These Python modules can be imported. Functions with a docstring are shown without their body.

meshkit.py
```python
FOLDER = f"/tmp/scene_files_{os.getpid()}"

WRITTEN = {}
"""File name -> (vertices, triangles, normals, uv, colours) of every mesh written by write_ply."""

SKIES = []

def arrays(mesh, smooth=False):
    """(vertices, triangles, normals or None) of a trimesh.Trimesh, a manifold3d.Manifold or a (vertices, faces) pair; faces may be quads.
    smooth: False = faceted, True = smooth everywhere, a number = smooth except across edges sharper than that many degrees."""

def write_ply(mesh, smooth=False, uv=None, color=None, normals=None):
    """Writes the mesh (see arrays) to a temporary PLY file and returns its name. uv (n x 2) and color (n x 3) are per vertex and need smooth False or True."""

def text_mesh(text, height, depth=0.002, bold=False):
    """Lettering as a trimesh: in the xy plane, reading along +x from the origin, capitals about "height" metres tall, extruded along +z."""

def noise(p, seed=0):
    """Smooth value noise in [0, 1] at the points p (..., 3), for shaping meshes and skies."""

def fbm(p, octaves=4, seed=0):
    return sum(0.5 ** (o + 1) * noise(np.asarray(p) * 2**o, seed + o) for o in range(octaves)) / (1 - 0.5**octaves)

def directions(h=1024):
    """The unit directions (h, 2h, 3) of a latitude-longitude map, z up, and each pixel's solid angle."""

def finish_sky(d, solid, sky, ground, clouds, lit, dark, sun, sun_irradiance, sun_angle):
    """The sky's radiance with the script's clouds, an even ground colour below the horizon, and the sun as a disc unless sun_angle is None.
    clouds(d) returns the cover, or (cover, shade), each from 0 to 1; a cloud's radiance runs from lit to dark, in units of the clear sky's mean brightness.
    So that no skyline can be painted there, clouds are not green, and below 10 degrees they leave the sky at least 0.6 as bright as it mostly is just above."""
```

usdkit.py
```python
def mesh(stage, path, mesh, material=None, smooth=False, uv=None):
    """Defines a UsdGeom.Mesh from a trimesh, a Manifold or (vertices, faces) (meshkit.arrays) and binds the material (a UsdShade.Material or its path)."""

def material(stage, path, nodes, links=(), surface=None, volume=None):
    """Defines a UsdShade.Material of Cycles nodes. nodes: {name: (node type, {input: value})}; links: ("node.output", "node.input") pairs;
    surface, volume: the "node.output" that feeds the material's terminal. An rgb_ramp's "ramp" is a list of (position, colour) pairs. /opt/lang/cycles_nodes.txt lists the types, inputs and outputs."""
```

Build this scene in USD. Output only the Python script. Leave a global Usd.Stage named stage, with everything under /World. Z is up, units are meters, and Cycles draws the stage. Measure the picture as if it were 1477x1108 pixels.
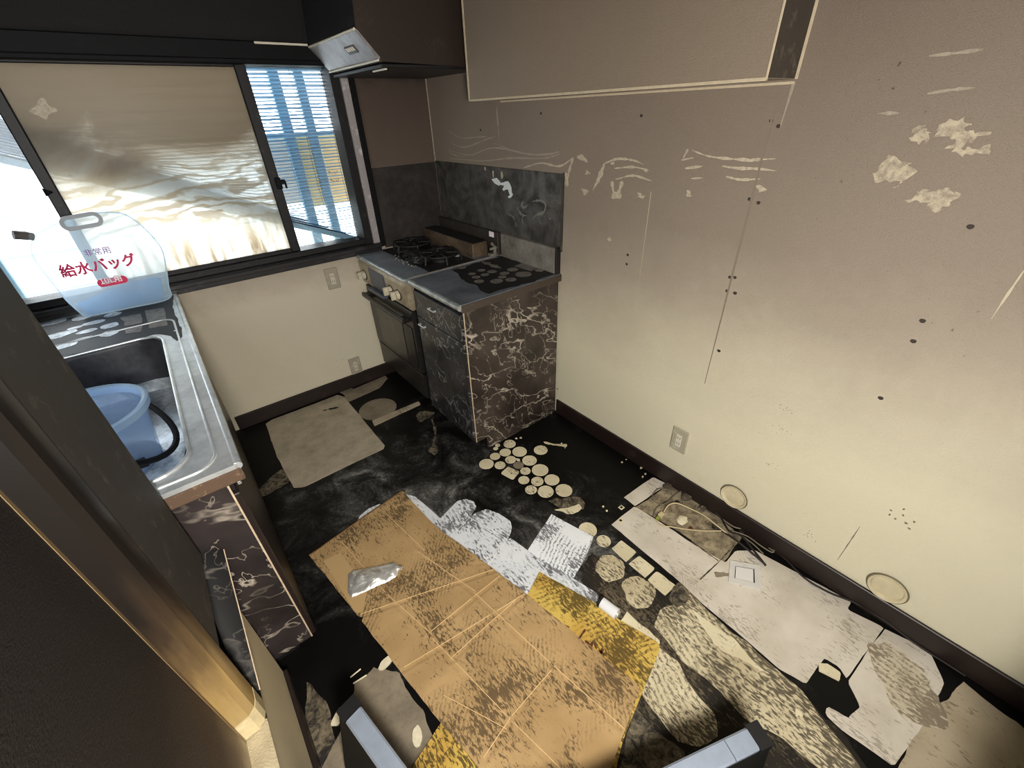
import math, json
import numpy as np
import trimesh
import manifold3d as m3
import shapely
from shapely.geometry import Polygon, Point, LineString, MultiPolygon
from scipy.spatial import Delaunay
import usdkit, meshkit
from pxr import Usd, UsdGeom, UsdLux, UsdShade, Gf, Sdf

stage = Usd.Stage.CreateInMemory()
UsdGeom.SetStageUpAxis(stage, 'Z'); UsdGeom.SetStageMetersPerUnit(stage, 1.0)
UsdGeom.Xform.Define(stage, '/World'); UsdGeom.Scope.Define(stage, '/World/Looks')
rng = np.random.default_rng(7)

# ------------------------------------------------------------------ camera, sky, lights, exposure
cam = UsdGeom.Camera.Define(stage, '/World/camera')
CX = np.array([0.777900, -0.627478, -0.033825]); CB = np.array([-0.512881, -0.665091, 0.542778])
CU = np.cross(CB, CX)
cam.AddTransformOp().Set(Gf.Matrix4d(*CX, 0, *CU, 0, *CB, 0, -1.37684, -2.42429, 1.44470, 1))
cam.CreateHorizontalApertureAttr(36.0); cam.CreateFocalLengthAttr(14.864)
cam.CreateClippingRangeAttr(Gf.Vec2f(0.02, 200)); cam.CreateExposureAttr(0.5)

dome = UsdLux.DomeLight.Define(stage, '/World/sky'); dome.CreateIntensityAttr(1.0)
usdkit.material(stage, '/World/Looks/sky', {
    'tc': ('texture_coordinate', {}), 's': ('separate_xyz', {}),
    'r': ('rgb_ramp', {'ramp': [(0.0, (.92, .97, 1.0)), (0.5, (.95, .98, 1.0)), (1.0, (.62, .80, 1.0))]}),
    'bg': ('background_shader', {'strength': 4.2})},
    [('tc.generated', 's.vector'), ('s.z', 'r.fac'), ('r.color', 'bg.color')], surface='bg.background')
UsdShade.MaterialBindingAPI.Apply(dome.GetPrim()).Bind(UsdShade.Material.Get(stage, '/World/Looks/sky'))


def rect_light(name, loc, aim, w, h, power, color):
    l = UsdLux.RectLight.Define(stage, '/World/' + name)
    l.CreateWidthAttr(w); l.CreateHeightAttr(h); l.CreateIntensityAttr(power); l.CreateColorAttr(Gf.Vec3f(*color))
    z = np.array(loc, float) - np.array(aim, float); z /= np.linalg.norm(z)
    x = np.cross([0, 0, 1.0], z); x /= np.linalg.norm(x); y = np.cross(z, x)
    l.AddTransformOp().Set(Gf.Matrix4d(*x, 0, *y, 0, *z, 0, *loc, 1))


# the work lamp beside the photographer, and the lit room that the kitchen opens to
rect_light('work_lamp', (-1.42, -2.72, 1.36), (-0.35, -1.55, 0.45), 0.17, 0.17, 265.0, (1.0, .955, .87))
rect_light('next_room_window', (-1.15, -4.4, 1.5), (-0.8, -1.2, 0.6), 0.8, 1.2, 4.5, (1.0, .96, .90))


# ------------------------------------------------------------------ helpers
def fb(p):
    return 2.4 * (meshkit.fbm(p) - .5)


def lin(c):
    c = np.asarray(c, float) / 255.0
    return tuple(np.where(c <= .04045, c / 12.92, ((c + .055) / 1.055) ** 2.4).tolist())


used = {}


def numbered(path):
    if path not in used:
        used[path] = 0
        return path
    used[path] += 1
    return f'{path}_{used[path]:03d}'


def tag(o, label=None, cat=None, group=None, kind=None):
    for k, v in (('label', label), ('category', cat), ('group', group), ('kind', kind)):
        if v:
            o.SetCustomDataByKey(k, v)
    return o


def obj(name, mesh, mat, parent=None, label=None, cat=None, group=None, kind=None, smooth=30, uv=None):
    base = str(parent.GetPath()) if parent is not None else '/World'
    p = numbered(base + '/' + name)
    o = usdkit.mesh(stage, p, mesh, M[mat], smooth=smooth, uv=uv).GetPrim()
    return tag(o, label, cat, group, kind)


def thing(name, label, cat, group=None, kind=None):
    x = UsdGeom.Xform.Define(stage, numbered('/World/' + name)).GetPrim()
    return tag(x, label, cat, group, kind)


def join(*ms):
    out = []
    for m in ms:
        if isinstance(m, (list, tuple)):
            out += list(m)
        else:
            out.append(m)
    return trimesh.util.concatenate(out)


def box(x0, x1, y0, y1, z0, z1, r=0.0):
    lo = np.array([min(x0, x1), min(y0, y1), min(z0, z1)]); hi = np.array([max(x0, x1), max(y0, y1), max(z0, z1)])
    if r <= 0:
        b = trimesh.creation.box(hi - lo); b.apply_translation((lo + hi) / 2); return b
    r = min(r, (hi - lo).min() * .49)
    P = []
    for s in np.ndindex(2, 2, 2):
        c = np.where(np.array(s) == 0, lo, hi); d = np.where(np.array(s) == 0, 1, -1) * r
        for k in range(3):
            q = c + d; q[k] = c[k]; P.append(q)
        P.append(c + d * .42)
    return trimesh.convex.convex_hull(np.array(P))


def hull(P):
    return trimesh.convex.convex_hull(np.array(P, float))


def cyl(p, q, r, n=20, r2=None):
    p, q = np.array(p, float), np.array(q, float)
    return tube([p, q], [r, r if r2 is None else r2], n)


def tube(pts, r, n=8, cap=True):
    p = np.asarray(pts, float); r = np.broadcast_to(r, (len(p),))
    t = np.gradient(p, axis=0); t /= np.linalg.norm(t, axis=1, keepdims=True) + 1e-12
    a = np.cross(t[0], [0, 0, 1.0] if abs(t[0][2]) < .9 else [1.0, 0, 0]); A = []
    for k in range(len(p)):
        a = a - t[k] * (a @ t[k]); a /= np.linalg.norm(a) + 1e-12; A.append(a)
    A = np.array(A); B = np.cross(t, A); g = np.arange(n) * 2 * np.pi / n
    v = (p[:, None] + r[:, None, None] * (np.cos(g)[None, :, None] * A[:, None] + np.sin(g)[None, :, None] * B[:, None])).reshape(-1, 3)
    F = []
    for i in range(len(p) - 1):
        for j in range(n):
            a0, a1, b0, b1 = i * n + j, i * n + (j + 1) % n, (i + 1) * n + j, (i + 1) * n + (j + 1) % n
            F += [[a0, a1, b1], [a0, b1, b0]]
    if cap:
        v = np.vstack([v, p[0], p[-1]]); c0, c1 = len(v) - 2, len(v) - 1; e = (len(p) - 1) * n
        for j in range(n):
            F += [[c0, (j + 1) % n, j], [c1, e + j, e + (j + 1) % n]]
    return trimesh.Trimesh(v, F, process=False)


def spline(pts, n=8):
    p = np.asarray(pts, float); q = np.vstack([2 * p[0] - p[1], p, 2 * p[-1] - p[-2]]); out = []
    for i in range(1, len(q) - 2):
        for t in np.linspace(0, 1, n, endpoint=False):
            a, b, c, d = q[i - 1], q[i], q[i + 1], q[i + 2]
            out.append(.5 * ((2 * b) + (c - a) * t + (2 * a - 5 * b + 4 * c - d) * t * t + (3 * b - a - 3 * c + d) * t ** 3))
    out.append(p[-1]); return np.array(out)


def lathe(profile, n=36, center=(0, 0, 0)):
    m = trimesh.creation.revolve(np.array(profile, float), sections=n); m.apply_translation(center); return m


def wob(poly, amp, step=.02, seed=0, freq=18):
    """Densified outline with small irregularities."""
    p = Polygon(poly) if not isinstance(poly, Polygon) else poly
    def ring(c):
        L = LineString(c); n = max(int(L.length / step), 8)
        q = np.array([L.interpolate(k / n, normalized=True).coords[0] for k in range(n)])
        s = np.column_stack([q, np.full(n, seed * 3.7)]) * freq
        d = np.column_stack([fb(s), fb(s + 31.7)])
        return q + amp * (d - d.mean(0)) * 2
    return Polygon(ring(p.exterior.coords), [ring(i.coords) for i in p.interiors]).buffer(0)


def slab(poly, z0, z1):
    p = poly if hasattr(poly, 'geom_type') else Polygon(poly)
    ps = p.geoms if p.geom_type == 'MultiPolygon' else [p]
    ms = [trimesh.creation.extrude_polygon(q, z1 - z0) for q in ps if q.area > 1e-7]
    m = join(ms); m.apply_translation([0, 0, z0]); return m


def on_right(m):
    """(u, v, w) -> wall x=0: u = y, v = z, w = distance into the room."""
    v = m.vertices.copy(); m.vertices = np.column_stack([-v[:, 2], v[:, 0], v[:, 1]]); return m


def on_back(m):
    """(u, v, w) -> wall y=0: u = x, v = z, w = distance into the room."""
    v = m.vertices.copy(); m.vertices = np.column_stack([v[:, 0], -v[:, 2], v[:, 1]]); m.invert(); m.fix_normals(); return m


def relief(poly, z0, th, hfun, step=.012):
    """A sheet lying at z0 with top at z0 + th + hfun(xy)."""
    p = poly if isinstance(poly, Polygon) else Polygon(poly)
    L = p.exterior; n = max(int(L.length / step), 12)
    b = np.array([L.interpolate(k / n, normalized=True).coords[0] for k in range(n)])
    x0, y0, x1, y1 = p.bounds
    gx, gy = np.meshgrid(np.arange(x0, x1, step), np.arange(y0, y1, step)); g = np.column_stack([gx.ravel(), gy.ravel()])
    g = g + (np.random.default_rng(3).random(g.shape) - .5) * step * .3
    inner = p.buffer(-step * .5)
    g = g[shapely.contains_xy(inner, g[:, 0], g[:, 1])]
    q = np.vstack([b, g]); T = Delaunay(q).simplices
    c = q[T].mean(1); T = T[shapely.contains_xy(p, c[:, 0], c[:, 1])]
    a = q[T]; cr = (a[:, 1, 0] - a[:, 0, 0]) * (a[:, 2, 1] - a[:, 0, 1]) - (a[:, 1, 1] - a[:, 0, 1]) * (a[:, 2, 0] - a[:, 0, 0])
    T = np.where((cr < 0)[:, None], T[:, ::-1], T)
    h = hfun(q); top = np.column_stack([q, z0 + th + h]); bot = np.column_stack([q, z0 + np.maximum(h, 0) * .8])
    N = len(q); F = np.vstack([T, T[:, ::-1] + N])
    k = np.arange(n); k2 = (k + 1) % n
    ccw = shapely.is_ccw(p.exterior)
    S = np.vstack([np.column_stack([k, k + N, k2 + N]), np.column_stack([k, k2 + N, k2])])
    if not ccw:
        S = S[:, ::-1]
    return trimesh.Trimesh(np.vstack([top, bot]), np.vstack([F, S]), process=False)


def blob(c, rx, ry, ang=0, amp=.15, n=28, seed=0):
    t = np.linspace(0, 2 * np.pi, n, endpoint=False)
    r = 1 + amp * 2 * fb(np.column_stack([np.cos(t) * 1.5, np.sin(t) * 1.5, np.full(n, seed * 2.3)]))
    p = np.column_stack([rx * r * np.cos(t), ry * r * np.sin(t)]); ca, sa = math.cos(ang), math.sin(ang)
    return Polygon(p @ np.array([[ca, sa], [-sa, ca]]) + c).buffer(0)


def ribbon(pts, w, seed=0, taper=True):
    """A brush-like flat stroke in 2D as a polygon."""
    p = spline(pts, 6); s = np.linspace(0, 1, len(p))
    ww = w * (np.sin(np.pi * np.clip(s * .9 + .08, 0, 1)) ** .6 if taper else 1.0) * (1 + 1.1 * fb(np.column_stack([p * 90, np.full(len(p), seed)])))
    t = np.gradient(p, axis=0); t /= np.linalg.norm(t, axis=1, keepdims=True) + 1e-9; nrm = np.column_stack([-t[:, 1], t[:, 0]])
    return Polygon(np.vstack([p + nrm * ww[:, None] / 2, (p - nrm * ww[:, None] / 2)[::-1]])).buffer(.0002)


# ------------------------------------------------------------------ materials
M = {}


def mat(name, nodes, links, surface='p.BSDF'):
    M[name] = usdkit.material(stage, '/World/Looks/' + name, nodes, links, surface=surface)


def plain(name, rgb, rough=.5, metal=0.0, spec=.5, var=.0, scale=30, bump=0.0, coat=0.0):
    c = lin(rgb)
    nodes = {'p': ('principled_bsdf', {'base_color': c, 'roughness': rough, 'metallic': metal, 'specular_ior_level': spec, 'coat_weight': coat}), 'g': ('geometry', {})}
    links = []
    if var or bump:
        nodes['n'] = ('noise_texture', {'scale': scale, 'detail': 5.0, 'roughness': .6}); links.append(('g.position', 'n.vector'))
    if var:
        nodes['r'] = ('rgb_ramp', {'ramp': [(.3, tuple(x * (1 - var) for x in c)), (.7, tuple(min(1, x * (1 + var)) for x in c))]})
        links += [('n.fac', 'r.fac'), ('r.color', 'p.base_color')]
    if bump:
        nodes['b'] = ('bump', {'strength': bump, 'distance': .002}); links += [('n.fac', 'b.height'), ('b.normal', 'p.normal')]
    mat(name, nodes, links)


def dirty(name, clean, dirt, rough=.5, metal=0.0, scale=9, lo=.45, hi=.6, fine=60, bump=.0, spec=.5, warp=0.0, dirt_rough=None, stretch=(1, 1, 1)):
    """Two tones: a clean base with grime in irregular clouds plus fine specks."""
    nodes = {'p': ('principled_bsdf', {'roughness': rough, 'metallic': metal, 'specular_ior_level': spec}), 'g': ('geometry', {}),
             'mp': ('mapping', {'scale': stretch}),
             'n': ('noise_texture', {'scale': scale, 'detail': 6.0, 'roughness': .62, 'distortion': warp}),
             'f': ('noise_texture', {'scale': fine, 'detail': 3.0, 'roughness': .7}),
             'm': ('math', {'math_type': 'multiply_add', 'value2': .35}),
             'r': ('map_range', {'from_min': lo, 'from_max': hi, 'clamp': True}),
             'c': ('mix_color', {'a': lin(clean), 'b': lin(dirt)})}
    links = [('g.position', 'mp.vector'), ('mp.vector', 'n.vector'), ('mp.vector', 'f.vector'), ('f.fac', 'm.value1'), ('n.fac', 'm.value3'), ('m.value', 'r.value'),
             ('r.result', 'c.fac'), ('c.result', 'p.base_color')]
    if bump:
        nodes['b'] = ('bump', {'strength': bump, 'distance': .002}); links += [('f.fac', 'b.height'), ('b.normal', 'p.normal')]
    if dirt_rough is not None:
        nodes['rr'] = ('map_range', {'from_min': 0.0, 'from_max': 1.0, 'to_min': rough, 'to_max': dirt_rough}); links += [('r.result', 'rr.value'), ('rr.result', 'p.roughness')]
    mat(name, nodes, links)


def treads(name, base, dark, base2=None, patch=4.0, p_lo=.47, p_hi=.6, wave=55, w_lo=.45, w_hi=.75, rot=.9, speck=.66, rough=.7, strength=1.0, smear=.95):
    """Printed boot treads: bands inside foot-sized clouds, broken by fine noise, over a lightly varied base."""
    base2 = base2 or base
    nodes = {'p': ('principled_bsdf', {'roughness': rough, 'specular_ior_level': .3}), 'g': ('geometry', {}),
             'big': ('noise_texture', {'scale': patch, 'detail': 2.0, 'roughness': .5}), 'rb': ('map_range', {'from_min': p_lo, 'from_max': p_hi, 'clamp': True}),
             'mp': ('mapping', {'rotation': (0, 0, rot)}), 'w': ('wave_texture', {'scale': wave, 'distortion': 6.5, 'detail': 3.0, 'detail_scale': .6, 'bands_direction': 'x'}),
             'rw': ('map_range', {'from_min': w_lo, 'from_max': w_hi, 'clamp': True}),
             'fn': ('noise_texture', {'scale': 120.0, 'detail': 4.0, 'roughness': .7}), 'rf': ('map_range', {'from_min': .42, 'from_max': .58, 'clamp': True}),
             'm1': ('math', {'math_type': 'multiply'}), 'm2': ('math', {'math_type': 'multiply'}),
             'mp3': ('mapping', {'rotation': (0, 0, rot + .5), 'scale': (1, .34, 1)}), 'sn': ('noise_texture', {'scale': 150.0, 'detail': 4.0, 'roughness': .65, 'distortion': .6}),
             'sb': ('noise_texture', {'scale': patch * 1.3, 'detail': 3.0, 'w': 3.0}), 'sa': ('math', {'math_type': 'multiply_add', 'value2': .75}), 'sq': ('map_range', {'from_min': smear, 'from_max': smear + .07, 'clamp': True}),
             'mx2': ('math', {'math_type': 'maximum'}), 'sp': ('map_range', {'from_min': speck, 'from_max': speck + .05, 'clamp': True}),
             'mx': ('math', {'math_type': 'maximum'}), 'ms': ('math', {'math_type': 'multiply', 'value2': strength}),
             'vn': ('noise_texture', {'scale': 7.0, 'detail': 4.0}), 'vb': ('mix_color', {'a': lin(base), 'b': lin(base2)}),
             'vr': ('map_range', {'from_min': .38, 'from_max': .64, 'clamp': True}),
             'c': ('mix_color', {'b': lin(dark)}), 'b': ('bump', {'strength': .25, 'distance': .001})}
    links = [('g.position', 'big.vector'), ('big.fac', 'rb.value'), ('g.position', 'mp.vector'), ('mp.vector', 'w.vector'), ('w.fac', 'rw.value'),
             ('g.position', 'fn.vector'), ('fn.fac', 'rf.value'), ('rb.result', 'm1.value1'), ('rw.result', 'm1.value2'), ('m1.value', 'm2.value1'), ('rf.result', 'm2.value2'),
             ('g.position', 'mp3.vector'), ('mp3.vector', 'sn.vector'), ('g.position', 'sb.vector'), ('sb.fac', 'sa.value1'), ('sn.fac', 'sa.value3'), ('sa.value', 'sq.value'), ('sq.result', 'mx2.value1'), ('m2.value', 'mx2.value2'),
             ('fn.fac', 'sp.value'), ('sp.result', 'mx.value1'), ('mx2.value', 'mx.value2'), ('mx.value', 'ms.value1'),
             ('g.position', 'vn.vector'), ('vn.fac', 'vr.value'), ('vr.result', 'vb.fac'), ('vb.result', 'c.a'), ('ms.value', 'c.fac'), ('c.result', 'p.base_color'),
             ('fn.fac', 'b.height'), ('b.normal', 'p.normal')]
    mat(name, nodes, links)


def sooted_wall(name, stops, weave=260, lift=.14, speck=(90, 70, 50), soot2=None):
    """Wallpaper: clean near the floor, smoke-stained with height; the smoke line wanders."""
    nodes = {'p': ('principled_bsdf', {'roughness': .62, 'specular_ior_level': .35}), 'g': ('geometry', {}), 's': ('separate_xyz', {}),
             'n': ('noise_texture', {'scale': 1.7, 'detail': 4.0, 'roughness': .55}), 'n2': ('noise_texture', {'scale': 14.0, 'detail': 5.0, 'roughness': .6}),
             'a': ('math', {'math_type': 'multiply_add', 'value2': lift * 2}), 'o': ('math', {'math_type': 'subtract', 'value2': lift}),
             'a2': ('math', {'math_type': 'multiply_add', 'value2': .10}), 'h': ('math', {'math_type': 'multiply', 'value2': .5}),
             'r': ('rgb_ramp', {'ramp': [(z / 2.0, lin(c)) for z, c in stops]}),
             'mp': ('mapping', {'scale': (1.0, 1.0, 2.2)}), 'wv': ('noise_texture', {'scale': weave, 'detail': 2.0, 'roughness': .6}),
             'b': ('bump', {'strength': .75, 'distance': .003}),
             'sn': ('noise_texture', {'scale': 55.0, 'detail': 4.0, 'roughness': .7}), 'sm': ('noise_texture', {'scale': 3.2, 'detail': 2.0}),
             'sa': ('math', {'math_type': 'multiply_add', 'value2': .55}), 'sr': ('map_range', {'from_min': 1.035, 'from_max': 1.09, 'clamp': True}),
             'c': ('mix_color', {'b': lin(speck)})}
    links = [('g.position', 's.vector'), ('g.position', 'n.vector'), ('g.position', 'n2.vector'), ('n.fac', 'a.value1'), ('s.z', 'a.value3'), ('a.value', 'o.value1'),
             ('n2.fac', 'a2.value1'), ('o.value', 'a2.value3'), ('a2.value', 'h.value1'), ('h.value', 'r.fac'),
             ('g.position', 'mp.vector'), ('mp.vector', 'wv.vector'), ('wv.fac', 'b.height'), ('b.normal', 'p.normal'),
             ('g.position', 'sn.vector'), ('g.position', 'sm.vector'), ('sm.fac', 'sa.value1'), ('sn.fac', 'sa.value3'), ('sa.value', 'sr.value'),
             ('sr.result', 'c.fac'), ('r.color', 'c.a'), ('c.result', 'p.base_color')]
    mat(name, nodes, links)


def marble(name, base, vein, rough=.35, dull=0.0):
    """Dark marble laminate: sharp crossing veins from stretched, warped noise."""
    nodes = {'p': ('principled_bsdf', {'roughness': rough}), 'g': ('geometry', {}),
             'mp': ('mapping', {'rotation': (.85, .95, .0)}), 'ms1': ('mapping', {'scale': (1.0, 1.0, .17)}),
             'n1': ('noise_texture', {'scale': 9.0, 'detail': 3.0, 'roughness': .5, 'distortion': .12}), 'd1': ('math', {'math_type': 'subtract', 'value2': .5}), 'a1': ('math', {'math_type': 'absolute'}),
             'r1': ('map_range', {'from_min': 0.0, 'from_max': .014, 'to_min': 1.0, 'to_max': 0.0, 'clamp': True}),
             'mp2': ('mapping', {'rotation': (-.5, .35, .3)}), 'ms2': ('mapping', {'scale': (1.0, 1.0, .3)}),
             'n2': ('noise_texture', {'scale': 9.0, 'detail': 4.0, 'roughness': .6, 'distortion': .3}), 'd2': ('math', {'math_type': 'subtract', 'value2': .53}), 'a2': ('math', {'math_type': 'absolute'}),
             'r2': ('map_range', {'from_min': 0.0, 'from_max': .009, 'to_min': .75, 'to_max': 0.0, 'clamp': True}),
             'k': ('noise_texture', {'scale': 8.0, 'detail': 4.0}), 'kr': ('map_range', {'from_min': .38, 'from_max': .62, 'to_min': .12, 'to_max': 1.0, 'clamp': True}),
             'mx': ('math', {'math_type': 'maximum'}), 'mk': ('math', {'math_type': 'multiply'}),
             'cl': ('noise_texture', {'scale': 7.0, 'detail': 5.0}), 'cb': ('rgb_ramp', {'ramp': [(.3, tuple(x * .55 for x in lin(base))), (.72, tuple(x * 2.0 for x in lin(base)))]}),
             'c': ('mix_color', {'b': lin(vein)})}
    links = [('g.position', 'mp.vector'), ('mp.vector', 'ms1.vector'), ('ms1.vector', 'n1.vector'), ('n1.fac', 'd1.value1'), ('d1.value', 'a1.value1'), ('a1.value', 'r1.value'),
             ('g.position', 'mp2.vector'), ('mp2.vector', 'ms2.vector'), ('ms2.vector', 'n2.vector'), ('n2.fac', 'd2.value1'), ('d2.value', 'a2.value1'), ('a2.value', 'r2.value'),
             ('g.position', 'k.vector'), ('k.fac', 'kr.value'), ('r1.result', 'mx.value1'), ('r2.result', 'mx.value2'), ('mx.value', 'mk.value1'), ('kr.result', 'mk.value2'),
             ('g.position', 'cl.vector'), ('cl.fac', 'cb.fac'), ('cb.color', 'c.a'), ('mk.value', 'c.fac'), ('c.result', 'p.base_color')]
    mat(name, nodes, links)


sooted_wall('wall_right', [(.0, (236, 230, 204)), (.5, (231, 224, 198)), (.75, (206, 196, 174)), (.95, (172, 160, 144)), (1.15, (150, 137, 123)), (1.5, (139, 125, 112)), (2.0, (118, 104, 93))])
sooted_wall('wall_back', [(.0, (226, 217, 192)), (.7, (214, 204, 182)), (.86, (176, 163, 146)), (1.0, (112, 98, 86)), (1.3, (100, 86, 76)), (1.62, (84, 70, 62)), (1.69, (26, 21, 21)), (2.0, (17, 14, 15))], lift=.03)
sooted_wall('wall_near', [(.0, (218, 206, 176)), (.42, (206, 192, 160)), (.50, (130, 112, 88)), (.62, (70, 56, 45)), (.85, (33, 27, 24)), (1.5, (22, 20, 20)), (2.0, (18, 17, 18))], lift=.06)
sooted_wall('soffit_paper', [(1.3, (150, 136, 120)), (1.7, (142, 127, 111)), (2.0, (128, 112, 98))], lift=.05)
dirty('soffit_end', (104, 94, 82), (70, 62, 54), rough=.8, scale=30, fine=160, bump=.4)
plain('groove', (198, 182, 156), .7, var=.1, scale=60)
plain('pale_scrape', (188, 175, 154), .7, var=.28, scale=110)
plain('faint_scrape', (162, 149, 132), .7, var=.2, scale=110)
plain('steel_scrape', (120, 116, 110), .5, var=.3, scale=80)
plain('white_drip', (225, 232, 232), .4)
plain('nail_spot', (58, 50, 44), .8)
plain('seam_dark', (132, 121, 107), .8); plain('seam_light', (196, 184, 160), .8)
dirty('ceiling_soot', (46, 40, 38), (24, 20, 20), rough=.85, scale=5)
dirty('baseboard', (58, 43, 38), (36, 26, 24), rough=.42, scale=8, fine=40, bump=.1)
dirty('dark_frame', (17, 18, 22), (10, 10, 13), rough=.65, scale=14, spec=.2)
dirty('sash_bronze', (52, 48, 46), (28, 27, 28), rough=.5, scale=22, metal=.3)
dirty('jamb_pale', (222, 216, 216), (160, 152, 152), rough=.6, scale=12)
dirty('sill_wood', (60, 56, 58), (32, 30, 32), rough=.4, scale=16)
dirty('splash_steel', (104, 100, 96), (62, 59, 56), rough=.4, metal=.35, scale=5, lo=.5, hi=.8, fine=24, warp=2.0, dirt_rough=.6)
dirty('splash_dark', (62, 56, 52), (42, 37, 34), rough=.55, metal=.2, scale=6, lo=.5, hi=.8, fine=24)
marble('marble_side', (52, 44, 40), (188, 178, 164)); marble('marble_front', (40, 40, 42), (160, 160, 160), rough=.3); marble('marble_sink', (42, 36, 36), (196, 184, 168), rough=.4)
dirty('counter_top', (128, 134, 142), (84, 89, 96), rough=.38, metal=.15, scale=6, lo=.45, hi=.85, fine=30)
dirty('counter_soot', (26, 26, 27), (14, 14, 15), rough=.6, scale=10)
dirty('print_grey', (128, 122, 114), (84, 80, 76), rough=.5, scale=30, fine=140, lo=.6, hi=.85)
dirty('steel_bright', (220, 224, 226), (176, 180, 182), rough=.3, metal=.55, scale=12, lo=.55, hi=.9)
dirty('steel_lip', (196, 200, 198), (120, 120, 116), rough=.36, metal=.6, scale=18, lo=.6, hi=.9)
dirty('upstand', (176, 170, 160), (120, 113, 104), rough=.42, metal=.5, scale=9, lo=.5, hi=.9)
dirty('upstand_soot', (92, 86, 80), (60, 55, 50), rough=.5, metal=.3, scale=12)
dirty('worktop_edge', (104, 90, 78), (66, 56, 48), rough=.55, scale=14, stretch=(1, 1, 6))
dirty('particle_board', (138, 112, 88), (92, 72, 56), rough=.85, scale=60, fine=240, bump=.5)
plain('edge_band', (196, 176, 150), .5, var=.2, scale=40)
dirty('stove_panel', (188, 176, 150), (126, 112, 92), rough=.42, metal=.3, scale=16, lo=.5, hi=.9)
plain('knob_cream', (196, 186, 164), .4, var=.15, scale=60); plain('knob_shadow', (40, 34, 30), .6)
plain('stove_black', (24, 22, 23), .42, var=.3, scale=30); plain('oven_black', (30, 28, 28), .35, var=.2, scale=20); plain('burner_black', (17, 15, 16), .6, bump=.4, scale=120)
dirty('stove_top', (140, 146, 152), (98, 104, 110), rough=.42, metal=.15, scale=12, lo=.5, hi=.9)
plain('tray_slate', (84, 90, 100), .4, metal=.3, var=.15)
dirty('oven_glass', (70, 64, 56), (50, 46, 40), rough=.25, scale=5)
dirty('vent_metal', (142, 122, 100), (84, 68, 54), rough=.45, metal=.4, scale=7, lo=.45, hi=.8)
dirty('hood_brown', (70, 54, 44), (46, 36, 30), rough=.5, scale=5)
plain('hood_black', (22, 21, 22), .5, var=.25, scale=10); dirty('hood_panel', (172, 168, 168), (132, 128, 128), rough=.42, metal=.35, scale=14, lo=.5, hi=.9)
plain('hood_line', (226, 216, 196), .4)
plain('switch_dark', (62, 58, 56), .5)
dirty('outlet_plate', (204, 200, 182), (176, 170, 150), rough=.45, scale=30); plain('outlet_insert', (224, 220, 204), .4); plain('slot', (46, 42, 38), .7)
dirty('outlet_sooty', (196, 187, 168), (166, 156, 138), rough=.5, scale=30); plain('outlet_sooty_insert', (206, 198, 178), .5)
dirty('vent_lid', (222, 212, 180), (196, 184, 152), rough=.35, scale=12, lo=.5, hi=.95); plain('lid_rim', (116, 108, 88), .5)
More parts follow.
